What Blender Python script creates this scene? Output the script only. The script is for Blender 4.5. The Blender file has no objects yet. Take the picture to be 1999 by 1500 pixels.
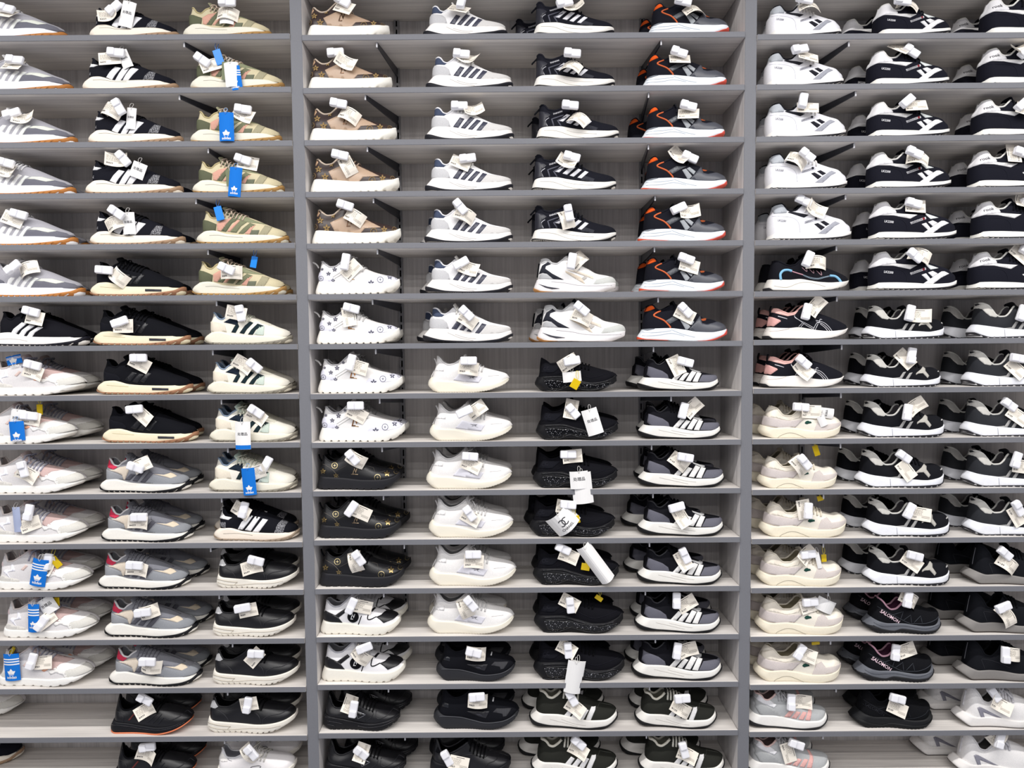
import bpy, bmesh, math, random
import numpy as np
from mathutils import Vector, Matrix
from mathutils.geometry import delaunay_2d_cdt

random.seed(7)
SC = bpy.context.scene
COL = SC.collection

# ------------------------------------------------------------------ camera, light, exposure
CAMZ, DIST, FPX = 1.5, 2.2, 1320.0
PITCH, ROLL = math.radians(3.05), math.radians(-0.452)
_f = Vector((0, math.cos(PITCH), -math.sin(PITCH)))
_u = Vector((0, math.sin(PITCH), math.cos(PITCH)))
_x = Vector((1, 0, 0))
CX = _x * math.cos(ROLL) + _u * math.sin(ROLL)
CU = -_x * math.sin(ROLL) + _u * math.cos(ROLL)
CAM = Vector((0, -DIST, CAMZ))
cam_data = bpy.data.cameras.new('camera')
cam_data.sensor_width = 36.0
cam_data.lens = FPX / 1999.0 * 36.0
cam_data.clip_start = 0.05
cam = bpy.data.objects.new('camera', cam_data)
COL.objects.link(cam)
m = Matrix.Identity(4)
for r_ in range(3):
    m[r_][0], m[r_][1], m[r_][2], m[r_][3] = CX[r_], CU[r_], -_f[r_], CAM[r_]
cam.matrix_world = m
SC.camera = cam

world = bpy.data.worlds.new('shop_ambient')
SC.world = world
world.use_nodes = True
bg = world.node_tree.nodes['Background']
bg.inputs[0].default_value = (0.80, 0.84, 1.0, 1)
bg.inputs[1].default_value = 0.15

def strip_light(y, power):
    ld = bpy.data.lights.new('ceiling_strip_light', 'AREA')
    ld.shape = 'RECTANGLE'
    ld.size, ld.size_y = 9.0, 0.10
    ld.energy = power
    ld.color = (1.0, 0.975, 0.955)
    lo = bpy.data.objects.new('ceiling_strip_light', ld)
    COL.objects.link(lo)
    lo.location = (0, y, 3.25)
for y_, p_ in ((-1.3, 165), (-2.2, 62), (-3.1, 60), (-4.1, 62), (-5.3, 66)):
    strip_light(y_, p_)

SC.view_settings.view_transform = 'Standard'
SC.view_settings.look = 'None'
SC.view_settings.gamma = 1.0
SC.view_settings.use_curve_mapping = False
SC.view_settings.exposure = 0.0
SC.cycles.max_bounces = 6
SC.cycles.diffuse_bounces = 4
SC.cycles.glossy_bounces = 3

def at(u, v, y):
    """the point of the vertical plane at depth y seen at photo pixel (u, v)"""
    d = CX * ((u - 999.5) / FPX) + CU * ((750 - v) / FPX) + _f
    return CAM + d * ((y + DIST) / d.y)

# ------------------------------------------------------------------ materials
def lin(h):
    h = h.lstrip('#')
    c = [int(h[i:i + 2], 16) / 255 for i in (0, 2, 4)]
    return tuple(x / 12.92 if x <= 0.04045 else ((x + 0.055) / 1.055) ** 2.4 for x in c) + (1,)

MATS = {}
def mat(spec):
    """'hex' or 'hex:kind' - fabric, leather, rubber, gloss, metal, speck, mesh, air, plastic, paper"""
    if spec in MATS:
        return MATS[spec]
    hx, _, kind = spec.partition(':')
    kind = kind or 'fabric'
    mt = bpy.data.materials.new(kind + '_' + hx)
    mt.use_nodes = True
    nt = mt.node_tree
    b = nt.nodes['Principled BSDF']
    c = lin(hx)
    if kind not in ('metal', 'paper', 'plastic') and max(c[:3]) < .06:
        c = tuple(x * .62 for x in c[:3]) + (1,)
    b.inputs['Base Color'].default_value = c
    rough = dict(fabric=.85, leather=.38, rubber=.6, gloss=.12, metal=.3, speck=.7, mesh=.8, air=.08, plastic=.3, paper=.75)[kind]
    b.inputs['Roughness'].default_value = rough
    b.inputs['Specular IOR Level'].default_value = dict(fabric=.12, rubber=.25, paper=.2, mesh=.2).get(kind, .45)
    if kind == 'metal':
        b.inputs['Metallic'].default_value = 1.0
    N, L = nt.nodes, nt.links
    tc = N.new('ShaderNodeTexCoord')
    if kind in ('fabric', 'rubber', 'leather'):
        nz = N.new('ShaderNodeTexNoise')
        nz.inputs['Scale'].default_value = {'fabric': 420, 'rubber': 160, 'leather': 230}[kind]
        nz.inputs['Detail'].default_value = 2
        L.new(tc.outputs['Object'], nz.inputs['Vector'])
        mx = N.new('ShaderNodeMix'); mx.data_type = 'RGBA'
        mx.inputs[6].default_value = tuple(x * (.84 if kind == 'fabric' else .95) for x in c[:3]) + (1,)
        mx.inputs[7].default_value = tuple(min(1, x * (1.13 if kind == 'fabric' else 1.04)) for x in c[:3]) + (1,)
        L.new(nz.outputs[0], mx.inputs[0])
        L.new(mx.outputs[2], b.inputs['Base Color'])
        bp = N.new('ShaderNodeBump')
        bp.inputs['Strength'].default_value = .18
        bp.inputs['Distance'].default_value = .001
        L.new(nz.outputs[0], bp.inputs['Height'])
        L.new(bp.outputs[0], b.inputs['Normal'])
    if kind in ('speck', 'air', 'mesh'):
        if kind == 'mesh':
            wv = N.new('ShaderNodeTexWave')
            wv.inputs['Scale'].default_value = 110
            wv.inputs['Distortion'].default_value = .4
            src, lo, hi, col = wv.outputs[1], .35, .75, (.5, .5, .5, 1)
            L.new(tc.outputs['Object'], wv.inputs['Vector'])
            col = tuple(min(1, x * 3 + .02) for x in c[:3]) + (1,)
        else:
            mp = N.new('ShaderNodeMapping')
            mp.inputs['Scale'].default_value = (1, 1, 1.7) if kind == 'speck' else (1, 1, 1)
            nz = N.new('ShaderNodeTexNoise')
            nz.inputs['Scale'].default_value = 520 if kind == 'speck' else 260
            nz.inputs['Detail'].default_value = 1
            L.new(tc.outputs['Object'], mp.inputs[0]); L.new(mp.outputs[0], nz.inputs['Vector'])
            src = nz.outputs[0]
            lo, hi = (.555, .60) if kind == 'speck' else (.655, .70)
            col = (.55, .55, .58, 1) if kind == 'speck' else (.34, .34, .37, 1)
        rp = N.new('ShaderNodeMapRange')
        rp.inputs[1].default_value, rp.inputs[2].default_value = lo, hi
        L.new(src, rp.inputs[0])
        mx = N.new('ShaderNodeMix'); mx.data_type = 'RGBA'
        mx.inputs[6].default_value = c; mx.inputs[7].default_value = col
        L.new(rp.outputs[0], mx.inputs[0]); L.new(mx.outputs[2], b.inputs['Base Color'])
    MATS[spec] = mt
    return mt

def wood_mat(name, axis, dark, light, rough=.5):
    mt = bpy.data.materials.new(name)
    mt.use_nodes = True
    nt = mt.node_tree; N, L = nt.nodes, nt.links
    b = N['Principled BSDF']
    b.inputs['Roughness'].default_value = rough
    b.inputs['Specular IOR Level'].default_value = .3
    tc = N.new('ShaderNodeTexCoord')
    mp = N.new('ShaderNodeMapping')
    sc = [1, 1, 1]
    for i in range(3):
        sc[i] = 2.2 if i == axis else 130.0
    mp.inputs['Scale'].default_value = sc
    L.new(tc.outputs['Object'], mp.inputs[0])
    nz = N.new('ShaderNodeTexNoise'); nz.inputs['Scale'].default_value = 1.0; nz.inputs['Detail'].default_value = 5
    nz.inputs['Roughness'].default_value = .7
    L.new(mp.outputs[0], nz.inputs['Vector'])
    mp2 = N.new('ShaderNodeMapping'); mp2.inputs['Scale'].default_value = [1.2 if i == axis else 16 for i in range(3)]
    L.new(tc.outputs['Object'], mp2.inputs[0])
    n2 = N.new('ShaderNodeTexNoise'); n2.inputs['Scale'].default_value = 1; n2.inputs['Detail'].default_value = 3
    n2.inputs['Distortion'].default_value = .6
    L.new(mp2.outputs[0], n2.inputs['Vector'])
    ad = N.new('ShaderNodeMath'); ad.operation = 'ADD'
    L.new(nz.outputs[0], ad.inputs[0]); L.new(n2.outputs[0], ad.inputs[1])
    rp = N.new('ShaderNodeMapRange'); rp.inputs[1].default_value = .72; rp.inputs[2].default_value = 1.22
    L.new(ad.outputs[0], rp.inputs[0])
    mx = N.new('ShaderNodeMix'); mx.data_type = 'RGBA'
    mx.inputs[6].default_value = lin(dark); mx.inputs[7].default_value = lin(light)
    L.new(rp.outputs[0], mx.inputs[0]); L.new(mx.outputs[2], b.inputs['Base Color'])
    return mt
WOOD_X = wood_mat('limed_wood_board', 0, 'bdb8b4', 'e8e3dd')
WOOD_Z = wood_mat('limed_wood_upright', 2, 'b9b5b4', 'e0dcda')
GREY_EDGE = mat('77787d:rubber')

# ------------------------------------------------------------------ object helpers
def tag(o, label, cat, group=None, kind=None):
    if label: o['label'] = label
    if cat: o['category'] = cat
    if group: o['group'] = group
    if kind: o['kind'] = kind
    return o

def mesh(name, verts, faces, mats, smooth=True, fm=None):
    me = bpy.data.meshes.new(name)
    me.from_pydata([tuple(map(float, v)) for v in verts], [], [tuple(int(i) for i in f) for f in faces])
    for mt in (mats if isinstance(mats, (list, tuple)) else [mats]):
        me.materials.append(mt)
    if fm is not None:
        me.polygons.foreach_set('material_index', fm)
    if smooth:
        me.polygons.foreach_set('use_smooth', [True] * len(me.polygons))
    me.update()
    return me

def link(name, me, parent=None):
    o = bpy.data.objects.new(name, me)
    COL.objects.link(o)
    if parent is not None:
        o.parent = parent
    return o

def empty(name, loc, rot=(0, 0, 0), scale=1.0):
    o = bpy.data.objects.new(name, None)
    o.empty_display_size = .02
    COL.objects.link(o)
    o.location = loc; o.rotation_euler = rot; o.scale = (scale,) * 3
    return o

def box_bm(bm, lo, hi, bevel=0.0, seg=2):
    g = bmesh.ops.create_cube(bm, size=1.0)
    vs = g['verts']
    for v in vs:
        v.co = Vector([(lo[i] + hi[i]) / 2 + v.co[i] * (hi[i] - lo[i]) for i in range(3)])
    if bevel:
        es = list({e for v in vs for e in v.link_edges})
        bmesh.ops.bevel(bm, geom=es, offset=bevel, segments=seg, affect='EDGES', profile=.5)

def bm_mesh(name, bm, mt, smooth=False):
    me = bpy.data.meshes.new(name)
    bm.normal_update()
    bm.to_mesh(me); bm.free()
    me.materials.append(mt)
    if smooth:
        me.polygons.foreach_set('use_smooth', [True] * len(me.polygons))
    return me

def box(name, lo, hi, mt, parent=None, bevel=.0008):
    bm = bmesh.new(); box_bm(bm, lo, hi, bevel, 1)
    return link(name, bm_mesh(name, bm, mt), parent)

def tube(pts, r, k=6, closed=False, flat=1.0):
    """a swept tube; returns (verts, faces)"""
    pts = [Vector(p) for p in pts]
    n = len(pts)
    vs, fs = [], []
    up = Vector((0, 0, 1))
    for i, p in enumerate(pts):
        a = pts[(i + 1) % n] if (closed or i < n - 1) else p
        b_ = pts[(i - 1) % n] if (closed or i > 0) else p
        d = (a - b_)
        d = d.normalized() if d.length > 1e-9 else Vector((1, 0, 0))
        s = d.cross(Vector((0, 1, 0)))
        if s.length < .2:
            s = d.cross(up)
        s.normalize()
        w = s.cross(d)
        rr = r[i] if isinstance(r, (list, tuple)) else r
        for j in range(k):
            t = 2 * math.pi * j / k
            vs.append(p + s * (math.cos(t) * rr) + w * (math.sin(t) * rr * flat))
    m_ = n if closed else n - 1
    for i in range(m_):
        for j in range(k):
            a, b_ = i * k + j, i * k + (j + 1) % k
            c, d = ((i + 1) % n) * k + (j + 1) % k, ((i + 1) % n) * k + j
            fs.append((a, b_, c, d))
    if not closed:
        fs.append(tuple(range(k))[::-1]); fs.append(tuple((n - 1) * k + j for j in range(k)))
    return vs, fs

def merge(parts):
    vs, fs = [], []
    for v, f in parts:
        o = len(vs)
        vs += list(v); fs += [tuple(i + o for i in q) for q in f]
    return vs, fs

def smooth_pts(p, closed=False, n=6):
    """Catmull-Rom through 2-D or 3-D points"""
    p = [np.array(q, float) for q in p]
    N = len(p)
    out = []
    for i in range(N if closed else N - 1):
        g = lambda k: p[k % N] if closed else p[min(max(k, 0), N - 1)]
        a, b, c, d = g(i - 1), g(i), g(i + 1), g(i + 2)
        for j in range(n):
            t = j / n
            out.append(.5 * (2 * b + (c - a) * t + (2 * a - 5 * b + 4 * c - d) * t * t + (3 * b - a - 3 * c + d) * t ** 3))
    if not closed:
        out.append(p[-1])
    return out

def curve(pts):
    """monotone cubic through (x, y) points, x made increasing; a vectorised function"""
    xs, ys = [], []
    for x, y in pts:
        if xs and x <= xs[-1]:
            x = xs[-1] + 1e-5
        xs.append(x); ys.append(y)
    x, y = np.array(xs, float), np.array(ys, float)
    if len(x) == 1:
        return lambda q: np.full_like(np.asarray(q, float), y[0])
    h = np.diff(x); d = np.diff(y) / h
    mm = np.zeros(len(x)); mm[0], mm[-1] = d[0], d[-1]
    for i in range(1, len(x) - 1):
        if d[i - 1] * d[i] > 0:
            w1, w2 = 2 * h[i] + h[i - 1], h[i] + 2 * h[i - 1]
            mm[i] = (w1 + w2) / (w1 / d[i - 1] + w2 / d[i])
    def f(q):
        q = np.clip(np.asarray(q, float), x[0], x[-1])
        i = np.clip(np.searchsorted(x, q, side='right') - 1, 0, len(x) - 2)
        t = (q - x[i]) / h[i]
        return ((1 + 2 * t) * (1 - t) ** 2 * y[i] + t * (1 - t) ** 2 * h[i] * mm[i]
                + t * t * (3 - 2 * t) * y[i + 1] + t * t * (t - 1) * h[i] * mm[i + 1])
    return f

TEXT_CACHE = {}
def text_mesh(s, bold=.0):
    key = (s, bold)
    if key in TEXT_CACHE:
        return TEXT_CACHE[key]
    cu = bpy.data.curves.new('t', 'FONT')
    cu.body = s; cu.size = 1.0; cu.align_x = 'CENTER'; cu.align_y = 'CENTER'
    cu.offset = bold; cu.resolution_u = 2
    o = bpy.data.objects.new('t', cu)
    COL.objects.link(o)
    dg = bpy.context.evaluated_depsgraph_get()
    me = bpy.data.meshes.new_from_object(o.evaluated_get(dg))
    vs = [(v.co.x, v.co.y) for v in me.vertices]
    fs = [tuple(p.vertices) for p in me.polygons]
    bpy.data.objects.remove(o); bpy.data.meshes.remove(me)
    TEXT_CACHE[key] = (vs, fs)
    return vs, fs

# ------------------------------------------------------------------ shoes: traced side profiles turned into solid shells
_prof = curve([(0, .74), (.12, .77), (.30, .76), (.45, .82), (.58, .94), (.70, 1.0), (.80, .985), (.90, .90), (1, .74)])
def prof(s):
    s = np.clip(np.asarray(s, float), 0, 1)
    a = np.clip(s / .115, 0, 1); c = np.clip((1 - s) / .17, 0, 1)
    return _prof(s) * (1 - (1 - a) ** 2.3) ** .47 * (1 - (1 - c) ** 2.3) ** .5

def sm01(x):
    x = np.clip(x, 0, 1); return x * x * (3 - 2 * x)

PXM = 0.00167            # metres per photo pixel in the plane of the shelf edge
WM = 0.050               # half width of a shoe at its widest

class Surf:
    """near side of a shell: x, z from (s, t), half width from wf(s, t)"""
    def __init__(self, x0, x1, zb, zt, wf):
        self.x0, self.x1, self.zb, self.zt, self.wf = x0, x1, zb, zt, wf
    def xz(self, s, t):
        a0, a1 = self.x0(0.), self.x1(0.); b0, b1 = self.x0(1.), self.x1(1.)
        zb = self.zb(a0 + s * (a1 - a0)); zt = self.zt(b0 + s * (b1 - b0))
        zt = np.maximum(zt, zb + .0015)
        tt = np.clip(t, 0, 1)
        x = self.x0(tt) + (self.x1(tt) - self.x0(tt)) * s
        return x, zb + (zt - zb) * t
    def P(self, s, t, off=0.0):
        s = np.asarray(s, float); t = np.asarray(t, float)
        x, z = self.xz(s, t); w = self.wf(s, t)
        if off == 0:
            return np.stack([x, -w, z], -1)
        h = 2e-3
        s2, t2 = np.clip(s + h, 0, 1), np.clip(t + h, 0, 1); s1, t1 = np.clip(s - h, 0, 1), np.clip(t - h, 0, 1)
        ds = self.P(s2, t) - self.P(s1, t); dt = self.P(s, t2) - self.P(s, t1)
        n = np.cross(ds, dt)
        l = np.linalg.norm(n, axis=-1, keepdims=True)
        n = np.where(l > 1e-12, n / np.maximum(l, 1e-12), np.array([0, -1., 0]))
        return np.stack([x, -w, z], -1) + n * off
    def inv(self, X, Z):
        X = np.asarray(X, float); Z = np.asarray(Z, float)
        t = np.full_like(X, .5)
        a0, a1 = self.x0(0.), self.x1(0.); b0, b1 = self.x0(1.), self.x1(1.)
        for _ in range(12):
            tt = np.clip(t, 0, 1)
            s = np.clip((X - self.x0(tt)) / (self.x1(tt) - self.x0(tt)), 0, 1)
            zb = self.zb(a0 + s * (a1 - a0)); zt = np.maximum(self.zt(b0 + s * (b1 - b0)), zb + .0015)
            t = np.clip((Z - zb) / (zt - zb), 0, 1)
        return s, t
    def inv_app(self, XA, V, e, ta):
        """(s, t) of a traced point: the trace shows the shell a little from above (e) and from one side (ta)"""
        s, t = self.inv(XA, V)
        for _ in range(6):
            d = WM - self.wf(s, t)
            s, t = self.inv(XA - d * ta, V - d * e)
        return s, t

def weld(name, vs, fs, mt, dist=.0004, smooth=True):
    bm = bmesh.new()
    bv = [bm.verts.new(Vector(v)) for v in vs]
    for f in fs:
        try:
            bm.faces.new([bv[i] for i in f])
        except ValueError:
            pass
    bmesh.ops.remove_doubles(bm, verts=bm.verts, dist=dist)
    bmesh.ops.recalc_face_normals(bm, faces=bm.faces)
    return bm_mesh(name, bm, mt, smooth)

def spaced(n, lo=0., hi=1.):
    a = (1 - np.cos(np.linspace(0, math.pi, n))) / 2
    return lo + (hi - lo) * (.55 * a + .45 * np.linspace(0, 1, n))

def grid_faces(n, m, o=0, flip=False):
    fs = []
    for i in range(n - 1):
        for j in range(m - 1):
            q = (o + i * m + j, o + (i + 1) * m + j, o + (i + 1) * m + j + 1, o + i * m + j + 1)
            fs.append(q[::-1] if flip else q)
    return fs

class Geo:
    def __init__(self, fr, st, sb, rear, top, th, sr=None, sf=None, os=None, lug=(0, 0), fat=1.0, flare=0.0, rimw=.6):
        sc, e, ta, uh, ut, vb = fr
        k = PXM / sc
        self.k, self.e, self.ta, self.uh, self.vb = k, e, ta, uh, vb
        self.Lapp = (ut - uh) * k
        Bs = WM * fat; Bu = (WM - .0045) * fat
        self.Bu = Bu
        def mp(pts, wfun):
            out = []
            for u, v in pts:
                X, V = (u - uh) * k, (vb - v) * k
                s = min(max(X / self.Lapp, 0), 1)
                W = float(wfun(s))
                if (ta > .15 and s < .12) or (ta < -.15 and s > .85):
                    W = max(W, .6 * WM)
                out.append((X - (WM - W) * ta, V - (WM - W) * e))
            return out
        wso = lambda s: Bs * prof(s)
        st_, sb_ = mp(st, wso), mp(sb, wso)
        sb_ = [(x, max(z, 0.)) for x, z in sb_]
        z0 = min(z for _, z in sb_)
        sr_ = mp(sr or [sb[0], st[0]], lambda s: Bs * .25)
        sf_ = mp(sf or [sb[-1], st[-1]], lambda s: Bs * .12)
        def endcurve(pp):
            zz = [p[1] for p in pp]
            lo, hi = min(zz), max(zz)
            q = sorted(((p[1] - lo) / max(hi - lo, 1e-6), p[0]) for p in pp)
            return curve(q)
        x0s, x1s = endcurve(sr_), endcurve(sf_)
        zst, zsb = curve(st_), curve(sb_)
        def w_sole(s, t):
            return Bs * prof(s) * (1 + .025 * np.sin(math.pi * np.clip(t, 0, 1)) + flare * (1 - np.clip(t, 0, 1)))
        # outside the traced span the polyline ends hold
        self.sole = Surf(x0s, x1s, zsb, zst, w_sole)
        # the upper
        rr = mp(rear + [top[0]], lambda s: Bs * .25)
        x0u = endcurve(rr)
        rim = lambda s: Bu * prof(s) * rimw
        sth = (th - uh) / (ut - uh)
        top_ = mp([p for p in top if p[0] <= th], rim) + mp([p for p in top if p[0] > th], lambda s: .10 * Bu * prof(s))
        ztu = curve(top_)
        xe0, xe1 = st_[-1][0] - .003, top_[-1][0]
        x1u = lambda t: xe0 + (max(xe1, xe0 - .004) - xe0) * np.asarray(t, float)
        self.sth = (top_[len([p for p in top if p[0] <= th]) - 1][0] - float(x0u(1.))) / (float(x1u(1.)) - float(x0u(1.)))
        S = self.sth
        def w_up(s, t):
            t = np.clip(t, 0, 1); s = np.asarray(s, float)
            o = 1 - sm01((s - (S - .05)) / .17)
            go = 1 + .05 * np.sin(math.pi * np.minimum(t * 1.2, 1)) - (1 - rimw) * t ** 1.7
            gc = np.sqrt(np.clip(1 - t ** 2.3, 0, 1))
            return Bu * prof(s) * (o * go + (1 - o) * gc)
        zsb2 = lambda x: zst(x) - .002
        self.up = Surf(x0u, x1u, zsb2, ztu, w_up)
        self.os = None
        if os is not None:
            if isinstance(os, (int, float)):
                oz = [(x, z + os * k) for x, z in sb_]
            else:
                oz = mp(os, wso)
            zo = curve(oz)
            w_os = lambda s, t: (Bs + .0030) * prof(s) * (1 + flare)
            zot = lambda x: np.maximum(zo(x), zsb(x) + .0015)
            e0, e1 = float(x0s(0.)), float(x1s(0.))
            def part(pp, zend):
                lo, hi = min(q[1] for q in pp), max(q[1] for q in pp)
                return min(max((zend - lo) / max(hi - lo, 1e-6), .06), 1.0)
            h0, h1 = part(sr_, oz[0][1]), part(sf_, oz[-1][1])
            self.os = Surf(lambda t: x0s(np.asarray(t, float) * h0) - .0022, lambda t: x1s(np.asarray(t, float) * h1) + .0022, zsb, zot, w_os)
        self.lug = lug
    # -- meshes
    def sole_mesh(self, mt, lug=None):
        n, depth = lug if lug is not None else ((0, 0) if self.os else self.lug)
        N = max(60, n * 10); T = 8
        s = spaced(N); t = np.linspace(0, 1, T)
        Sg, Tg = np.meshgrid(s, t, indexing='ij')
        P = self.sole.P(Sg, Tg)
        if n:
            ph = (s * n) % 1.0
            cut = depth * (sm01((ph - .62) / .08) - sm01((ph - .92) / .08))
            P[:, 0, 2] += cut; P[:, 1, 2] += cut * .25
        return self._shell('midsole', P, mt)
    def _shell(self, name, P, mt):
        N, T = P.shape[:2]
        near = P.reshape(-1, 3); far = near * np.array([1, -1, 1])
        vs = np.concatenate([near, far])
        o = N * T
        fs = grid_faces(N, T) + grid_faces(N, T, o, True)
        for i in range(N - 1):
            fs.append((i * T + T - 1, (i + 1) * T + T - 1, o + (i + 1) * T + T - 1, o + i * T + T - 1))
            fs.append((i * T, o + i * T, o + (i + 1) * T, (i + 1) * T))
        return weld(name, vs, fs, mt)
    def outsole_mesh(self, mt):
        n, depth = self.lug
        N = max(60, n * 10)
        s = spaced(N); t = np.linspace(0, 1, 4)
        Sg, Tg = np.meshgrid(s, t, indexing='ij')
        P = self.os.P(Sg, Tg)
        if n:
            ph = (s * n) % 1.0
            cut = depth * (sm01((ph - .6) / .08) - sm01((ph - .92) / .08))
            P[:, 0, 2] += cut; P[:, 1, 2] += cut * .7
        return self._shell('outsole', P, mt)
    def upper_mesh(self, mt):
        s = spaced(54); f = np.linspace(-.04, 1, 17)
        t = np.where(f > 0, np.sin(np.clip(f, 0, 1) * math.pi / 2), f)
        Sg, Tg = np.meshgrid(s, t, indexing='ij')
        P = self.up.P(Sg, Tg)
        N, T = P.shape[:2]
        near = P.reshape(-1, 3); far = near * np.array([1, -1, 1])
        fs = grid_faces(N, T) + grid_faces(N, T, N * T, True)
        return weld('upper', np.concatenate([near, far]), fs, mt, .0006)
    def rim_s(self, n=22):
        return np.linspace(self.sth + .045, .012, n)
    def collar_mesh(self, mt, r=.0032):
        s = self.rim_s()
        P = self.up.P(s, np.ones_like(s))
        far = (P * np.array([1, -1, 1]))[::-1]
        pts = list(P) + list(far)
        return mesh('collar', *tube(pts, r, 7), mt)
    def lining_mesh(self, mt):
        s = np.linspace(.02, min(self.sth + .12, .75), 20)
        rows = []
        for si in s:
            ts = np.array([1, .85, .65, .45, .28])
            P = self.up.P(np.full(5, si), ts)
            P[:, 1] = np.minimum(P[:, 1] + .0035, -.0006)
            far = (P * np.array([1, -1, 1]))[::-1]
            rows.append(np.concatenate([P, far]))
        A = np.array(rows)
        return mesh('lining', A.reshape(-1, 3), grid_faces(A.shape[0], A.shape[1]), mt)
    def tongue_mesh(self, mt, tip=None, h=.020, w=.027):
        S = self.sth
        p = [self.up.P(S + d, .995) for d in (.20, .12, .05)]
        p = [np.array([q[0], 0, q[2]]) for q in p]
        p[0][2] -= .010; p[1][2] -= .006; p[2][2] -= .003
        d = p[2] - p[1]; d /= np.linalg.norm(d)
        d = d * .55 + np.array([-.1, 0, .75]); d /= np.linalg.norm(d)
        p.append(p[2] + d * h * .55); p.append(p[2] + d * h * 1.15)
        c = smooth_pts(p, n=5)
        vs, fs = [], []
        K = 14
        for i, q in enumerate(c):
            a, b_ = c[max(i - 1, 0)], c[min(i + 1, len(c) - 1)]
            tg = b_ - a; tg /= np.linalg.norm(tg)
            nn = np.array([-tg[2], 0, tg[0]])
            if nn[2] < 0: nn = -nn
            f = i / (len(c) - 1)
            ww = w * (.72 + .28 * f) * (1 if f < .85 else math.sqrt(max(0.02, 1 - ((f - .85) / .16) ** 2)))
            for j in range(K):
                t = 2 * math.pi * j / K
                y = ww * math.cos(t)
                vs.append(q + np.array([0, y, 0]) + nn * (math.sin(t) * .0032 - .30 * y * y / w))
        n = len(c)
        for i in range(n - 1):
            for j in range(K):
                fs.append((i * K + j, i * K + (j + 1) % K, (i + 1) * K + (j + 1) % K, (i + 1) * K + j))
        fs.append(tuple((n - 1) * K + j for j in range(K)))
        return mesh('tongue', vs, fs, mt)
    def laces_mesh(self, mt, n=5, r=.0023, bow=False, step=.044):
        S = self.sth
        parts = []
        for i in range(n):
            s0 = S + .035 + i * step
            fr = np.linspace(.50, 1.0, 7)
            t = np.sin(fr * math.pi / 2)
            near = self.up.P(s0 - .016 + .022 * fr, t, .0016)
            near[:, 2] += .0014 * fr
            far = (self.up.P(s0 + .030 - .024 * fr, t, .0016) * np.array([1, -1, 1]))[::-1]
            far[:, 2] += (.0014 * fr)[::-1]
            parts.append(tube(list(near[:-1]) + list(far), r, 6, flat=1.3))
        if bow:
            c = self.up.P(S + .05, .98); c = np.array([c[0], 0, c[2] + .004])
            for a, sg in ((.9, -1), (-.5, 1)):
                lp = []
                for q in range(15):
                    th = 2 * math.pi * q / 14
                    l = .026 * (1 - math.cos(th)) / 2; wd = .009 * math.sin(th)
                    lp.append(c + np.array([-l * .35 * a + wd, sg * l * .75, l * .30 - .3 * (l ** 2) / .026 + abs(wd) * .4]))
                parts.append(tube(lp, r * .9, 6))
            parts.append(tube([c + np.array([.002, -.004, .002]), c + np.array([.012, -.022, -.004]), c + np.array([.020, -.034, -.016])], r * .9, 6))
        return mesh('laces', *merge(parts), mt)
    # -- things lying on the shell
    def frame(self, fr):
        """a tracing frame (units per px, e, ta, heel u, toe u, bottom v) of this geometry"""
        if fr is None:
            return (self.k, self.e, self.ta, self.uh, self.vb)
        sc, e, ta, uh, ut, vb = fr
        return (self.Lapp / (ut - uh), e, ta, uh, vb)
    def to_st(self, surf, pts, fr):
        k, e, ta, uh, vb = fr
        a = np.array(pts, float)
        return surf.inv_app((a[:, 0] - uh) * k, (vb - a[:, 1]) * k, e, ta)
    def panel_mesh(self, name, pts, mt, fr, surf='u', wrap=False, off=.0011, smooth=False):
        S = self.up if surf == 'u' else self.sole
        if smooth:
            pts = smooth_pts(pts, True, 5)
        k = fr[0]
        ring = []
        for i in range(len(pts)):
            a, b_ = np.array(pts[i], float), np.array(pts[(i + 1) % len(pts)], float)
            n = max(1, int(np.linalg.norm(b_ - a) * k / .006))
            ring += [a + (b_ - a) * j / n for j in range(n)]
        s, t = self.to_st(S, ring, fr)
        ph = np.arcsin(np.clip(t, 0, 1)) / (math.pi / 2)
        A, B = .29, .085
        q = np.stack([s * A, ph * B], -1)
        keep = [q[0]]
        for p in q[1:]:
            if np.linalg.norm(p - keep[-1]) > 3e-4: keep.append(p)
        if np.linalg.norm(keep[0] - keep[-1]) < 3e-4: keep.pop()
        if len(keep) < 3: return None
        q = np.array(keep)
        lo, hi = q.min(0), q.max(0)
        st_ = .0058
        inner = []
        for gx in np.arange(lo[0] + st_ * .5, hi[0], st_):
            for gy in np.arange(lo[1] + st_ * .5, hi[1], st_):
                c = False; j = len(q) - 1
                for i in range(len(q)):
                    if (q[i][1] > gy) != (q[j][1] > gy) and gx < (q[j][0] - q[i][0]) * (gy - q[i][1]) / (q[j][1] - q[i][1]) + q[i][0]:
                        c = not c
                    j = i
                if c and np.min(np.sum((q - (gx, gy)) ** 2, 1)) > (st_ * .4) ** 2:
                    inner.append((gx, gy))
        allp = [Vector(p) for p in q] + [Vector(p) for p in inner]
        r = delaunay_2d_cdt(allp, [], [list(range(len(q)))], 1, 1e-6)
        v2 = np.array([(p.x, p.y) for p in r[0]]); fs = [tuple(f) for f in r[2]]
        if not fs: return None
        s2, t2 = v2[:, 0] / A, np.sin(np.clip(v2[:, 1] / B, 0, 1) * math.pi / 2)
        top = S.P(s2, t2, off); bot = S.P(s2, t2, -.0008)
        top[:, 1] = np.minimum(top[:, 1], 0); bot[:, 1] = np.minimum(bot[:, 1], 0)
        cnt = {}
        for f in fs:
            for i in range(len(f)):
                e_ = (f[i], f[(i + 1) % len(f)]); key = tuple(sorted(e_))
                cnt[key] = None if key in cnt else e_
        n = len(v2)
        vs = list(top) + list(bot)
        F = list(fs)
        for e_ in cnt.values():
            if e_: F.append((e_[1], e_[0], e_[0] + n, e_[1] + n))
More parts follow.
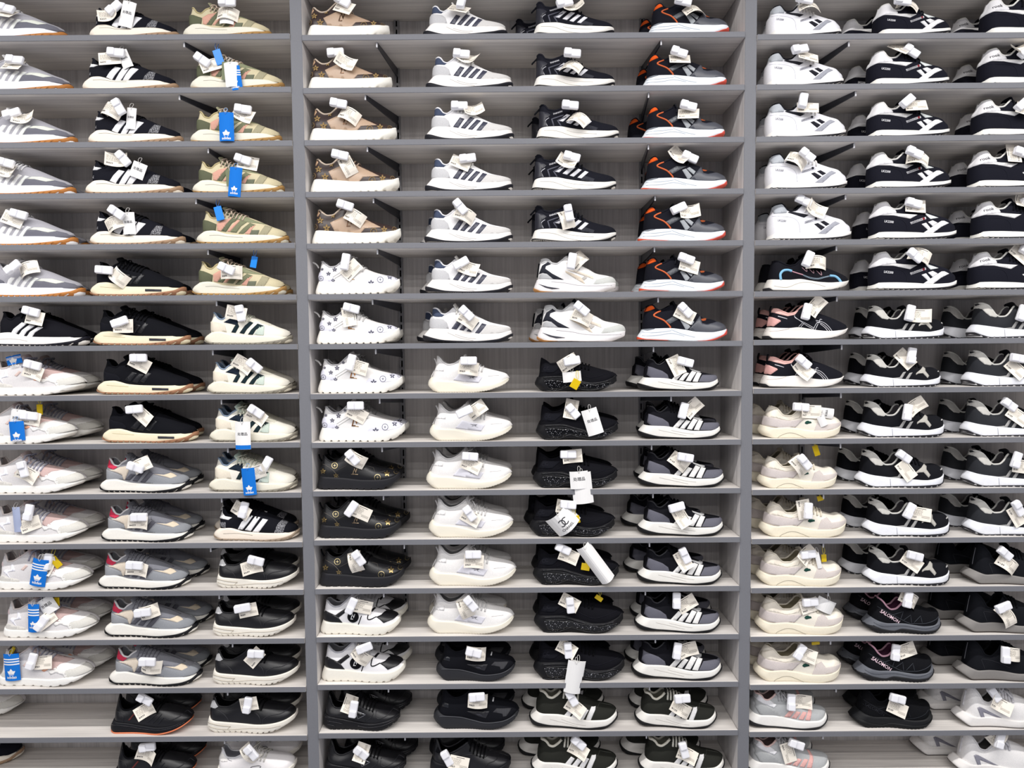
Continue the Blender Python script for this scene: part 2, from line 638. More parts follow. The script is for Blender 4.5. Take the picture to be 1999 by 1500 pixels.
        if wrap:
            o = len(vs)
            vs2 = [p * np.array([1, -1, 1]) for p in vs]
            F += [tuple(i + o for i in f[::-1]) for f in list(F)]
            vs += vs2
        me = weld(name, vs, F, mt, .0005 if wrap else .00002, False)
        me.polygons.foreach_set('use_smooth', [True] * len(me.polygons))
        return me
    def line_mesh(self, name, pts, r, mt, fr, surf='u', smooth=True, closed=False, flat=1.0):
        S = self.up if surf == 'u' else self.sole
        p = smooth_pts(pts, closed, 5) if smooth and len(pts) > 2 else pts
        q = []
        for i in range(len(p) - 1 if not closed else len(p)):
            a, b_ = np.array(p[i], float), np.array(p[(i + 1) % len(p)], float)
            n = max(1, int(np.linalg.norm(b_ - a) * fr[0] / .008))
            q += [a + (b_ - a) * j / n for j in range(n)]
        if not closed: q.append(np.array(p[-1], float))
        s, t = self.to_st(S, q, fr)
        return mesh(name, *tube(list(S.P(s, t, r * .35)), r, 6, closed), mt)
    def flat_mesh(self, name, v2, fs, mt, fr, surf='u', off=.0022):
        S = self.up if surf == 'u' else self.sole
        s, t = self.to_st(S, v2, fr)
        return mesh(name, S.P(s, t, off), fs, mt, False)
    def text(self, name, s, mt, u, v, h, ang, fr, surf='u', off=.0020, bold=.01, shear=0., sx=1.):
        vs, fs = text_mesh(s, bold)
        c, d = math.cos(math.radians(ang)), math.sin(math.radians(ang))
        pts = []
        for x, y in vs:
            x = (x + shear * y) * sx
            pts.append((u + h * (c * x - d * y), v - h * (d * x + c * y)))
        return self.flat_mesh(name, pts, fs, mt, fr, surf, off)
    def star(self, name, mt, u, v, r, fr, rot=0., off=.0020):
        vs, fs = [(u, v)], []
        for i in range(40):
            a = 2 * math.pi * i / 40
            rr = r * (.42 + .58 * abs(math.cos(2.5 * (a - math.pi / 2))) ** 1.6)
            vs.append((u + rr * math.cos(a + rot), v - rr * math.sin(a + rot)))
        n0 = len(vs)
        for i in range(40):
            fs.append((0, 1 + i, 1 + (i + 1) % 40))
        # open centre
        inner = [(u + r * .2 * math.cos(2 * math.pi * i / 40), v - r * .2 * math.sin(2 * math.pi * i / 40)) for i in range(40)]
        vs = vs[1:] + inner
        fs = [(i, (i + 1) % 40, 40 + (i + 1) % 40, 40 + i) for i in range(40)]
        return self.flat_mesh(name, vs, fs, mt, fr, 'u', off)
    def ring(self, name, mt, u, v, r, fr, off=.0020):
        vs, fs = [], []
        for i in range(32):
            a = 2 * math.pi * i / 32
            for q in (1.0, .84):
                vs.append((u + r * q * math.cos(a), v - r * q * math.sin(a)))
            j = (i + 1) % 32
            fs.append((2 * i, 2 * j, 2 * j + 1, 2 * i + 1))
        o = len(vs)
        for i in range(16):
            a = 2 * math.pi * i / 16
            rr = r * (.62 if i % 4 == 0 else .18)
            vs.append((u + rr * math.cos(a), v - rr * math.sin(a)))
        fs.append(tuple(range(o, o + 16)))
        return self.flat_mesh(name, vs, fs, mt, fr, 'u', off)
    def disc(self, name, mt, u, v, r, fr, off=.0016):
        vs = [(u + r * q * math.cos(2 * math.pi * i / 28), v - r * q * math.sin(2 * math.pi * i / 28)) for q in (1, .5) for i in range(28)]
        fs = [(i, (i + 1) % 28, 28 + (i + 1) % 28, 28 + i) for i in range(28)] + [tuple(range(28, 56))]
        return self.flat_mesh(name, vs, fs, mt, fr, 'u', off)
    def loop_mesh(self, name, pts, r, mt, fr, y=0.0):
        """a free strap in the shoe's middle plane"""
        k, e, ta, uh, vb = fr
        q = [np.array([(u - uh) * k - (WM + y) * ta, y, (vb - v) * k - (WM + y) * e]) for u, v in pts]
        return mesh(name, *tube(smooth_pts(q, n=5), r, 6, flat=2.0), mt)

# ------------------------------------------------------------------ profiles (frame: units per px, view from above, view from the side, heel, toe, ground line)
G = {}
G['runner'] = Geo((10, -.175, .55, 50, 1965, 885),
    st=[(110, 700), (185, 655), (300, 632), (430, 625), (740, 700), (1000, 715), (1500, 716), (1800, 705), (1890, 650)],
    sb=[(140, 875), (300, 882), (1400, 885), (1700, 878), (1860, 862)],
    sr=[(140, 880), (52, 790), (80, 730), (185, 655)], sf=[(1860, 865), (1965, 790), (1945, 700), (1890, 650)],
    os=[(50, 800), (130, 846), (400, 852), (1100, 855), (1350, 835), (1700, 785), (1900, 720)], lug=(15, .0042),
    rear=[(190, 655), (190, 430), (212, 400)],
    top=[(245, 258), (290, 238), (340, 262), (420, 365), (500, 385), (600, 310), (680, 262), (760, 250), (900, 270), (1100, 335), (1300, 405), (1500, 490), (1700, 575), (1850, 628), (1912, 662)], th=700, fat=.97)
G['jogger'] = Geo((10, .4, .70, 10, 1970, 835),
    st=[(30, 610), (300, 650), (600, 658), (1000, 675), (1400, 650), (1700, 590), (1890, 515)],
    sb=[(60, 818), (200, 835), (600, 822), (1000, 832), (1300, 800), (1600, 720), (1850, 600)],
    sr=[(60, 820), (8, 740), (30, 610)], sf=[(1880, 590), (1935, 540), (1895, 500)], lug=(9, .004),
    rear=[(45, 600), (92, 460), (100, 330), (130, 200)],
    top=[(150, 150), (195, 100), (235, 190), (290, 232), (400, 220), (520, 160), (640, 85), (720, 30), (1000, 110), (1200, 180), (1500, 262), (1800, 340), (1920, 400), (1975, 470)], th=720)
G['trainer'] = Geo((10, .55, .55, 95, 1785, 940),
    st=[(150, 650), (400, 700), (700, 750), (1000, 795), (1200, 795), (1400, 755), (1600, 680), (1745, 580)],
    sb=[(130, 880), (250, 928), (600, 938), (1000, 938), (1200, 910), (1400, 855), (1600, 765), (1745, 645)],
    sr=[(130, 890), (92, 810), (150, 650)], os=22,
    rear=[(170, 640), (188, 400), (215, 280)],
    top=[(262, 130), (300, 240), (360, 390), (450, 432), (580, 400), (700, 320), (820, 240), (1000, 290), (1200, 325), (1400, 370), (1600, 425), (1740, 500), (1790, 570)], th=820)
G['chunky'] = Geo((10, .475, .39, 65, 1835, 915),
    st=[(115, 590), (180, 640), (400, 680), (700, 705), (1000, 735), (1250, 733), (1500, 688), (1700, 605), (1800, 505), (1832, 440)],
    sb=[(160, 905), (400, 915), (700, 907), (1000, 912), (1250, 890), (1500, 822), (1650, 750), (1760, 650)],
    sr=[(160, 910), (72, 820), (88, 680), (115, 590)], sf=[(1720, 720), (1835, 580), (1838, 450)], lug=(14, .0045),
    rear=[(122, 580), (132, 430), (160, 330)],
    top=[(188, 222), (240, 240), (290, 290), (350, 370), (500, 385), (620, 340), (750, 250), (850, 170), (1100, 255), (1300, 315), (1500, 350), (1700, 385), (1790, 430), (1822, 480)], th=850)
G['platform'] = Geo((10, .115, .23, 30, 1755, 885),
    st=[(100, 600), (300, 620), (600, 640), (1000, 680), (1300, 680), (1600, 630), (1720, 555), (1752, 530)],
    sb=[(60, 872), (200, 882), (1000, 885), (1300, 880), (1500, 840), (1650, 770), (1740, 690)],
    sr=[(60, 875), (30, 830), (60, 700), (100, 600)], sf=[(1680, 760), (1765, 640), (1752, 535)], lug=(11, .0045),
    rear=[(108, 590), (96, 500), (128, 380), (140, 290)],
    top=[(160, 205), (200, 205), (280, 260), (380, 312), (480, 300), (560, 240), (640, 165), (720, 105), (900, 205), (1100, 330), (1300, 410), (1500, 462), (1650, 505), (1745, 555)], th=720)
G['derby'] = Geo((10, .55, .23, 80, 1640, 850),
    st=[(120, 500), (300, 570), (600, 630), (900, 695), (1100, 710), (1300, 675), (1500, 595), (1625, 490)],
    sb=[(150, 800), (250, 842), (600, 838), (900, 850), (1150, 850), (1350, 790), (1500, 710), (1625, 600)],
    sr=[(150, 810), (78, 720), (90, 600), (120, 500)], lug=(17, .003),
    rear=[(130, 490), (140, 350), (170, 230)],
    top=[(200, 130), (245, 210), (310, 325), (420, 372), (550, 330), (700, 235), (820, 165), (1000, 225), (1200, 315), (1400, 375), (1550, 420), (1640, 490)], th=820)
G['stripe'] = Geo((10, -.25, .06, 70, 1815, 922),
    st=[(190, 660), (570, 670), (900, 720), (1180, 752), (1500, 750), (1780, 730)],
    sb=[(90, 918), (800, 922), (1400, 920), (1700, 912)],
    sr=[(95, 922), (70, 850), (190, 660)], sf=[(1720, 905), (1815, 830), (1790, 730)],
    os=[(70, 835), (500, 884), (800, 897), (1100, 892), (1500, 858), (1800, 800)],
    rear=[(195, 655), (215, 460), (250, 440)],
    top=[(270, 300), (320, 290), (380, 320), (430, 390), (500, 413), (600, 360), (690, 290), (850, 330), (1000, 400), (1200, 505), (1400, 595), (1600, 640), (1700, 662), (1770, 695), (1792, 732)], th=690)
G['sock'] = Geo((10, .33, .06, 75, 1815, 880),
    st=[(150, 520), (300, 595), (600, 620), (900, 690), (1100, 730), (1400, 710), (1600, 650), (1785, 520)],
    sb=[(180, 820), (350, 880), (700, 868), (1000, 872), (1300, 850), (1500, 790), (1700, 680), (1800, 560)],
    sr=[(180, 830), (75, 690), (90, 610), (150, 520)], lug=(30, .0012),
    rear=[(165, 515), (210, 380), (250, 250)],
    top=[(270, 62), (330, 95), (400, 180), (520, 243), (620, 228), (740, 165), (850, 85), (1000, 150), (1200, 240), (1400, 310), (1600, 362), (1750, 415), (1815, 500)], th=850)
G['fashion'] = Geo((10, -.25, -.1, 80, 1765, 865),
    st=[(130, 640), (300, 615), (550, 610), (800, 650), (1000, 680), (1200, 700), (1500, 710), (1750, 706)],
    sb=[(80, 865), (700, 864), (1000, 858), (1300, 865), (1620, 855)],
    sr=[(80, 868), (90, 780), (130, 640)], sf=[(1600, 850), (1745, 780), (1758, 706)],
    os=[(85, 828), (500, 848), (800, 858), (1100, 850), (1500, 828), (1750, 755)],
    rear=[(140, 635), (150, 450)],
    top=[(142, 220), (200, 172), (260, 192), (330, 275), (450, 292), (600, 250), (730, 200), (900, 285), (1000, 345), (1200, 475), (1400, 540), (1600, 588), (1700, 632), (1758, 700)], th=730)
G['swoosh'] = Geo((10, -.1, -.1, 65, 1690, 900),
    st=[(130, 640), (400, 650), (650, 665), (900, 720), (1230, 748), (1690, 733)],
    sb=[(140, 898), (650, 890), (950, 893), (1400, 893), (1560, 865)],
    sr=[(140, 900), (65, 840), (130, 640)], sf=[(1520, 865), (1680, 800), (1692, 733)],
    rear=[(145, 630), (180, 330)],
    top=[(205, 288), (230, 258), (310, 250), (370, 272), (420, 330), (520, 345), (620, 280), (740, 200), (900, 310), (1000, 380), (1150, 455), (1300, 540), (1550, 592), (1630, 620), (1675, 665), (1694, 728)], th=740)
G['airsole'] = Geo((10, .4, -.1, 110, 1910, 850),
    st=[(165, 500), (350, 490), (700, 485), (900, 545), (1100, 605), (1300, 652), (1500, 645), (1700, 575), (1870, 450)],
    sb=[(220, 780), (400, 832), (600, 838), (830, 805), (1000, 818), (1250, 850), (1500, 820), (1700, 720), (1880, 560)],
    sr=[(220, 790), (112, 640), (140, 560), (165, 500)],
    rear=[(190, 480), (215, 380), (230, 200)],
    top=[(250, 60), (350, 120), (480, 200), (600, 180), (750, 95), (860, 45), (1100, 150), (1300, 205), (1500, 260), (1700, 312), (1850, 370), (1905, 450)], th=860)
G['clima'] = Geo((10, -.175, -.25, 105, 1850, 850),
    st=[(190, 640), (440, 620), (700, 615), (1000, 640), (1250, 678), (1500, 688), (1700, 668), (1840, 640)],
    sb=[(110, 850), (700, 847), (1250, 850), (1500, 840), (1720, 800)],
    sr=[(110, 852), (108, 800), (150, 720), (195, 635)], sf=[(1700, 830), (1852, 730), (1842, 640)],
    rear=[(205, 620), (215, 500), (240, 330)],
    top=[(280, 250), (330, 205), (390, 190), (450, 255), (540, 300), (650, 260), (790, 195), (950, 270), (1100, 325), (1280, 395), (1350, 455), (1500, 480), (1700, 518), (1790, 562), (1838, 635)], th=790)
G['classic'] = Geo((10, -.175, -.43, 155, 1880, 910),
    st=[(195, 800), (250, 770), (600, 765), (1000, 775), (1300, 793), (1600, 783), (1872, 728)],
    sb=[(160, 912), (800, 908), (1300, 903), (1600, 882), (1800, 835)],
    sr=[(160, 914), (175, 860), (195, 800)], sf=[(1740, 855), (1872, 790), (1880, 728)],
    os=[(165, 905), (330, 878), (800, 880), (1300, 868), (1600, 848), (1870, 785)], lug=(16, .003),
    rear=[(180, 790), (165, 700), (180, 480), (235, 410)],
    top=[(275, 290), (320, 215), (430, 197), (470, 230), (520, 300), (600, 335), (700, 325), (780, 260), (860, 195), (1000, 275), (1250, 395), (1450, 465), (1600, 512), (1750, 560), (1830, 612), (1880, 705)], th=860)
G['wave'] = Geo((10, -.1, -.43, 130, 1825, 845),
    st=[(200, 598), (400, 620), (600, 625), (800, 610), (1000, 638), (1200, 670), (1400, 683), (1650, 668), (1818, 635)],
    sb=[(140, 845), (500, 838), (1100, 842), (1400, 830), (1600, 780)],
    sr=[(140, 847), (130, 790), (200, 595)], sf=[(1560, 800), (1770, 730), (1828, 640)],
    os=[(130, 795), (300, 828), (600, 842), (1100, 842), (1300, 830), (1600, 795)],
    rear=[(210, 590), (230, 430), (260, 290)],
    top=[(290, 250), (380, 262), (480, 310), (600, 350), (700, 335), (800, 250), (890, 190), (1100, 325), (1350, 410), (1500, 472), (1700, 520), (1790, 575), (1826, 630)], th=890)
G['court'] = Geo((10, .33, -.43, 70, 1785, 828),
    st=[(140, 540), (400, 600), (650, 590), (850, 620), (1150, 678), (1390, 678), (1600, 628), (1768, 530)],
    sb=[(150, 745), (400, 826), (800, 828), (1300, 828), (1550, 780), (1740, 660)],
    sr=[(150, 750), (68, 650), (120, 560)],
    rear=[(150, 520), (180, 340), (240, 180)],
    top=[(288, 110), (330, 150), (420, 185), (480, 262), (580, 338), (700, 338), (830, 250), (930, 165), (1100, 235), (1300, 315), (1450, 352), (1600, 378), (1720, 440), (1785, 535)], th=930)
G['omini'] = Geo((10, .26, -.59, 105, 1855, 830),
    st=[(190, 495), (350, 560), (600, 600), (900, 640), (1200, 670), (1450, 688), (1650, 648), (1845, 565)],
    sb=[(130, 680), (300, 782), (500, 828), (1000, 830), (1450, 828), (1650, 790), (1830, 705)],
    sr=[(130, 685), (103, 610), (190, 495)],
    os=[(108, 645), (300, 745), (500, 792), (900, 788), (1300, 788), (1550, 772), (1750, 722), (1855, 650)], lug=(14, .004),
    rear=[(195, 490), (205, 350)],
    top=[(238, 155), (290, 90), (420, 145), (500, 232), (570, 320), (650, 362), (750, 358), (830, 305), (880, 225), (950, 165), (1100, 200), (1300, 290), (1450, 345), (1650, 380), (1780, 432), (1855, 530)], th=950)
G['trail'] = Geo((10, .4, -.59, 95, 1650, 855),
    st=[(210, 510), (400, 600), (600, 640), (850, 650), (1100, 688), (1300, 708), (1450, 688), (1625, 580)],
    sb=[(180, 745), (400, 842), (700, 855), (800, 822), (1000, 842), (1250, 855), (1450, 820), (1620, 700)],
    sr=[(180, 750), (93, 650), (140, 590), (210, 510)], sf=[(1600, 740), (1655, 660), (1645, 575)],
    os=[(120, 600), (300, 680), (450, 740), (680, 780), (850, 742), (1000, 760), (1300, 790), (1450, 770), (1640, 650)], lug=(20, .003),
    rear=[(220, 490), (250, 330), (300, 200)],
    top=[(350, 112), (450, 190), (520, 288), (620, 353), (700, 343), (800, 262), (860, 200), (1050, 250), (1200, 300), (1400, 355), (1550, 400), (1630, 470), (1650, 550)], th=860)
G['glide'] = Geo((13.333, .4, -.71, 260, 2520, 985),
    st=[(390, 530), (600, 640), (850, 712), (1100, 705), (1400, 735), (1900, 810), (2200, 780), (2490, 640)],
    sb=[(300, 740), (700, 962), (1100, 985), (1600, 985), (1950, 985), (2200, 950), (2480, 800)],
    sr=[(300, 745), (253, 670), (390, 530)], os=14,
    rear=[(480, 500), (520, 250), (560, 60)],
    top=[(600, -90), (700, -55), (850, 120), (950, 285), (1100, 338), (1250, 240), (1400, 60), (1700, 110), (2000, 240), (2200, 350), (2400, 470), (2520, 620)], th=1400)

# ------------------------------------------------------------------ the models: colours, overlays, marks
BLK, WHT, CREAM = '16171d', 'e6e6e8', 'e9e2d6'
def R(fr, e, ta, uh, ut, vb): return (fr, e, ta, uh, ut, vb)
RUN3 = [('stripe', [(590, 640), (700, 690), (760, 600), (880, 460), (770, 430), (660, 540)]),
        ('stripe', [(760, 702), (870, 706), (940, 610), (1055, 450), (960, 412), (840, 570)]),
        ('stripe', [(905, 705), (1015, 706), (1110, 600), (1225, 490), (1085, 455), (970, 600)])]
def bumper(c): return ('P', 'toe_bumper', c, [(1790, 712), (1850, 700), (1885, 640), (1950, 640), (1985, 740), (1980, 800), (1900, 800), (1850, 740)], 'wm')
GROOVE = ('L', 'sole_groove', 'a8a296:rubber', .0006, [(330, 695), (500, 690), (700, 720), (980, 738)], 'm')
VEC = [[(1115, 540), (1200, 515), (1290, 620), (1400, 545), (1500, 482), (1560, 480), (1650, 525), (1500, 600), (1340, 720), (1150, 715), (1240, 655)],
       [(1240, 500), (1330, 470), (1430, 520), (1340, 590)]]
FI1 = (10, -.1, -.59, 145, 1905, 838)
FG2 = (10, .33, -.25, 105, 1780, 828)
FF4 = (10, .55, -.25, 165, 1770, 800)
FH5 = (10, .55, -.43, 70, 1695, 770)
FD1 = (10, -.28, .23, 60, 1815, 905)
FD3 = (10, .26, .23, 75, 1740, 900)
FD4 = (10, .4, .23, 70, 1680, 885)
FB3 = (10, .19, .55, 65, 1885, 920)
FC2 = (10, .04, .39, 35, 1760, 920)
FC3 = (10, .26, .39, 110, 1850, 905)
FA1 = (10, -.1, .70, -295, 1620, 938)
FA2 = (10, -.03, .70, -200, 1710, 905)
FC1 = (10, -.175, .39, 35, 1910, 855)
FE3 = (10, .55, .06, 65, 1775, 830)
FH3 = (10, .04, -.43, 130, 1775, 905)
FJ4 = (13.333, .55, -.71, 180, 2470, 1015)

def LVM(c, u, v, h): return [('T', 'V', c, u + h * .10, v - h * .12, h * .95, 0, 'logo', .85), ('T', 'L', c, u - h * .16, v + h * .10, h * .95, 0, 'logo', 1.0, .28)]
def P(n, c, pts, f=''): return ('P', n, c, pts, f)
def L(n, c, r, pts, f=''): return ('L', n, c, r, pts, f)

MODELS = {
'A1': dict(g='runner', fr=FA1, look='white and grey runner with gum sole', mid='eef0f6:rubber', out='b5783f:rubber', up='a5a4ab', lin='a9a6a8', col='a6a4a8', ton='bdbcbc', lac=('d9d9d9', 5, .0021, True), parts=[
    P('toe_overlay', '6c6c76', [(625, 778), (730, 640), (900, 640), (1120, 695), (1300, 665), (1480, 700), (1560, 780), (1000, 790)], 'w'),
    P('heel_overlay', '6c6c76', [(-300, 700), (-260, 560), (0, 580), (100, 630), (130, 690), (110, 725), (-200, 730)], 'w'),
    P('stripe', 'ececeb', [(150, 720), (215, 735), (290, 620), (330, 570), (250, 560), (200, 600)]),
    P('stripe', 'ececeb', [(270, 740), (350, 745), (430, 620), (500, 560), (420, 540), (360, 600)]),
    P('stripe', 'ececeb', [(410, 750), (490, 758), (570, 640), (660, 560), (590, 530), (510, 610)]),
    P('stripe', 'e6e9e4', [(540, 765), (625, 772), (700, 650), (800, 585), (720, 565), (640, 640)]),
    P('vamp_overlay', 'd6d9cf', [(760, 630), (850, 590), (1050, 595), (1310, 665), (1130, 690), (900, 655)]),
    ('B', 'toe_bumper', 'b06f2e:rubber')]),
'A2': dict(g='runner', fr=FA2, look='black runner with broad white side stripes', mid='f0eeec:rubber', out='1a1a28:rubber', up='1a1a22', lin='15151b', col='1a1a22', ton='15151b', lac=('101014', 6, .0024, True), parts=[
    P('stripe', 'e9e8ea', [(225, 690), (325, 695), (400, 600), (565, 465), (470, 440), (300, 570)]),
    P('stripe', 'e9e8ea', [(385, 705), (490, 715), (560, 620), (725, 510), (630, 480), (470, 590)]),
    P('stripe', 'e9e8ea', [(545, 735), (645, 745), (720, 640), (880, 545), (790, 530), (620, 630)]),
    L('sole_groove', 'c4beb8:rubber', .0006, [(0, 770), (200, 760), (400, 775), (560, 810)], 'm'), ('B', 'toe_bumper', '17171d:rubber')]),
'A3': dict(g='jogger', look='pale pink and grey runner', mid='f3f1ec:rubber', out=None, up='dcd9d9', lin='a89a97', col='d9cfca', ton='c9b7b3', lac=('a3a3b0', 6, .0026, True), parts=[
    P('mudguard', 'd2cfc9', [(30, 612), (100, 480), (300, 560), (500, 600), (520, 662), (200, 648)], 'w'),
    P('heel_tab', 'ebd6d6', [(90, 345), (125, 190), (200, 200), (210, 330), (150, 362)], 'w'),
    P('heel_flash', 'eeeefa', [(210, 440), (250, 400), (360, 408), (372, 285), (402, 285), (440, 425), (310, 445), (290, 470), (345, 580)]),
    P('eyestay', 'c4aaa6', [(1080, 460), (1090, 360), (1180, 200), (1500, 270), (1450, 350), (1290, 372), (1200, 482)], 's'),
    P('overlay', 'efede9', [(1040, 480), (1100, 500), (1300, 385), (1420, 372), (1680, 440), (1400, 515), (1440, 655), (1390, 660), (1345, 590), (1210, 540), (1100, 582)]),
    P('toe_cap', 'd5d3cc', [(1395, 522), (1690, 445), (1880, 520), (1800, 560), (1690, 592), (1445, 645)], 's'),
    P('stripe', 'e9a989', [(930, 500), (1000, 440), (1060, 480), (980, 520)]),
    P('stripe', 'd9c2ba', [(560, 400), (660, 300), (700, 330), (610, 420)])]),
'B1': dict(g='runner', look='black runner with cream sole', mid='efe7d9:rubber', out='a3876d:rubber', up='1c1d27', lin='1a1a20', col='1c1d27', ton='15151a', lac=('0f0f13', 7, .0024, True), parts=[
    P('heel_tab', 'e8e8ea', [(200, 428), (240, 260), (262, 330), (300, 368), (440, 392), (350, 430)], 'w')] +
    [P(n, 'e9e9ec', p) for n, p in RUN3] + [
    P('reflective_patch', '22232d:speck', [(1300, 705), (1340, 630), (1430, 530), (1560, 540), (1500, 705)]),
    P('heel_patch', '22232d:speck', [(210, 540), (285, 540), (285, 592), (210, 592)]),
    ('B', 'toe_bumper', '6e6c68:rubber'), GROOVE]),
'B2': dict(g='runner', fr=(10, .04, .55, 20, 1945, 892), look='all-black runner with pale yellow sole', mid='ece3c6:rubber', out='9c7257:rubber', up='14151c', lin='101116', col='14151c', ton='0e0f13', lac=('0d0d11', 7, .0025, True), parts=[
    P('stripe', '1c1d23:leather', [(640, 600), (740, 630), (880, 470), (790, 440)]), P('stripe', '1c1d23:leather', [(780, 640), (880, 660), (1010, 500), (920, 470)]),
    P('stripe', '1c1d23:leather', [(930, 630), (1010, 660), (1170, 470), (1090, 440)]),
    P('heel_overlay', '191a22', [(150, 610), (180, 400), (330, 470), (480, 500), (560, 580), (550, 640)], 'w'),
    P('sole_label', '33333a:plastic', [(1165, 760), (1480, 770), (1480, 808), (1165, 802)], 'm'),
    ('B', 'toe_bumper', '9c7257:rubber'), L('sole_groove', 'cfc39f:rubber', .0006, [(280, 700), (450, 715), (700, 735)], 'm')]),
'B3': dict(g='runner', fr=FB3, look='grey runner with red heel tab', mid='f1eee6:rubber', out='15161c:rubber', up='85868c', lin='9fa0a5', col='d8d6d6', ton='77787e', lac=('77777f', 6, .0023, False), parts=[
    P('heel_tab', 'c93a54', [(215, 395), (285, 205), (320, 225), (350, 330), (480, 410), (400, 455), (300, 420)], 'w'),
    P('heel_overlay', '94969a', [(190, 662), (200, 410), (300, 470), (470, 535), (570, 580), (590, 660)], 'w'),
    P('quarter_overlay', 'd3c7b7', [(420, 460), (520, 410), (650, 390), (700, 480), (620, 660), (590, 655), (570, 570), (480, 520), (300, 460)]),
    P('stripe', '56565e', [(620, 655), (710, 670), (830, 560), (740, 540)]), P('stripe', '56565e', [(765, 680), (860, 695), (1030, 490), (920, 480)]),
    P('stripe', '56565e', [(915, 705), (1005, 718), (1190, 530), (1100, 505)]),
    P('eyestay', '7a7b82', [(1090, 480), (1080, 330), (1180, 300), (1500, 440), (1640, 520), (1400, 550), (1180, 540)]),
    P('toe_overlay', '8d9095', [(1010, 722), (1190, 570), (1500, 640), (1700, 580), (1850, 640), (1790, 720), (1600, 748), (1300, 768)], 'w'),
    P('vamp_flash', 'd9cbb5', [(1190, 550), (1380, 570), (1480, 540), (1620, 605), (1530, 640), (1350, 590)]),
    ('B', 'toe_bumper', '1b1c22:rubber')]),
'B4': dict(g='trainer', look='black leather trainer with orange outsole', mid='17181f:rubber', out='e08058:rubber', up='15151a:leather', lin='101014', col='15151a', ton='111115', lac=('0d0d10', 5, .0022, False), parts=[
    L('seam', '1f1f26:leather', .0012, [(200, 390), (330, 480), (400, 560), (400, 690)]), P('side_flash', '5d2d2c', [(490, 640), (630, 480), (655, 490), (530, 640)]),
    L('crease', '202028:leather', .0016, [(880, 680), (1010, 560), (1100, 500)]), L('crease', '202028:leather', .0016, [(980, 700), (1090, 590), (1160, 520)]),
    L('crease', '202028:leather', .0018, [(1080, 720), (1200, 590), (1320, 640), (1450, 600), (1630, 560)]),
    L('sole_ridge', '22232b:gloss', .0012, [(160, 720), (500, 760), (900, 830), (1150, 840), (1400, 780), (1600, 690)], 'm')]),
'C1': dict(g='runner', fr=FC1, look='camouflage runner with cream sole', mid='e2dfd0:rubber', out='a8834f:rubber', up='c9bf9f', lin='7f7a60', col='b3a67f', ton='8f8d74', lac=('c4b2a0', 6, .0022, True), parts=[
    P('heel_overlay', '5c5f4b', [(140, 618), (155, 385), (300, 410), (475, 480), (455, 610)], 'w'), P('heel_patch', '918b70', [(150, 435), (250, 445), (240, 560), (150, 540)]),
    P('quarter_overlay', 'cf9f8d', [(480, 470), (600, 400), (780, 360), (640, 520), (560, 615), (490, 600)]),
    P('stripe', '666b55', [(560, 612), (660, 625), (780, 460), (900, 400), (780, 360), (640, 500)]),
    P('stripe', '7a7d63', [(740, 630), (860, 645), (960, 520), (1080, 440), (950, 400), (840, 520)]),
    P('stripe', '75785f', [(900, 660), (1000, 665), (1130, 560), (1240, 500), (1130, 460), (1000, 560)]),
    P('stripe', 'cf9f8d', [(1020, 668), (1120, 678), (1180, 560), (1240, 500), (1140, 540)]),
    P('stripe', 'd8a894', [(680, 620), (730, 625), (830, 520), (940, 410), (880, 400), (760, 520)]),
    P('eyestay', '868a6e', [(790, 330), (960, 300), (1250, 430), (1450, 490), (1100, 450), (880, 385)]), P('collar_patch', '4f5243', [(620, 250), (740, 190), (960, 300), (880, 385), (640, 290)]),
    P('side_patch', '6b6f5d', [(1120, 685), (1150, 600), (1310, 600), (1280, 690)]), P('toe_strap', 'a09a80', [(1290, 692), (1420, 515), (1560, 550), (1510, 620), (1450, 692)], 'w'),
    ('B', 'toe_bumper', '9a733d:rubber'), GROOVE]),
'C2': dict(g='runner', fr=FC2, look='cream runner with dark teal stripes', mid='e8e3d2:rubber', out='8f8a7e:rubber', up='e8e4d8', lin='6b819b', col='8798ad', ton='b9c9bd', lac=('c6c8b8', 6, .0026, True), parts=[
    P('heel_overlay', 'ded5c4', [(150, 640), (165, 450), (460, 540), (490, 680), (250, 680)], 'w'), P('collar_patch', '263242', [(440, 495), (600, 400), (720, 400), (700, 560), (590, 525)]),
    P('stripe', '26393f', [(580, 685), (660, 695), (730, 575), (700, 500), (640, 580)]), P('stripe', '26393f', [(735, 700), (820, 718), (870, 640), (1000, 510), (940, 480), (840, 560)]),
    P('stripe', '26393f', [(895, 730), (985, 738), (1050, 640), (1200, 570), (1080, 525), (960, 640)]), P('mesh_window', 'c3cfc4', [(1010, 730), (1110, 590), (1210, 570), (1190, 750), (1100, 745)]),
    P('eyestay', 'd3d0c0', [(1000, 380), (1100, 330), (1400, 520), (1300, 560), (1150, 520)]), ('B', 'toe_bumper', '9a968a:rubber')]),
'C3': dict(g='runner', fr=FC3, look='black runner with speckled toe band', mid='f0e5d6:rubber', out='9b8a78:rubber', up='191a22', lin='121217', col='191a22', ton='121217', lac=('0f0f13', 6, .0024, False), parts=[
    P('heel_tab', 'e9e8e6', [(235, 430), (270, 260), (300, 200), (320, 330), (370, 400), (510, 430), (430, 478)], 'w'),
    P('stripe', 'e6e6e8', [(615, 660), (710, 668), (800, 560), (920, 400), (850, 380), (690, 520)]), P('stripe', 'e9e9ea', [(755, 675), (870, 700), (960, 570), (1060, 430), (960, 410), (850, 560)]),
    P('stripe', 'e9e9ea', [(900, 715), (1025, 722), (1110, 610), (1210, 480), (1110, 455), (1010, 580)]), P('reflective_patch', '20212b:speck', [(1320, 740), (1380, 600), (1460, 465), (1570, 510), (1500, 740)]),
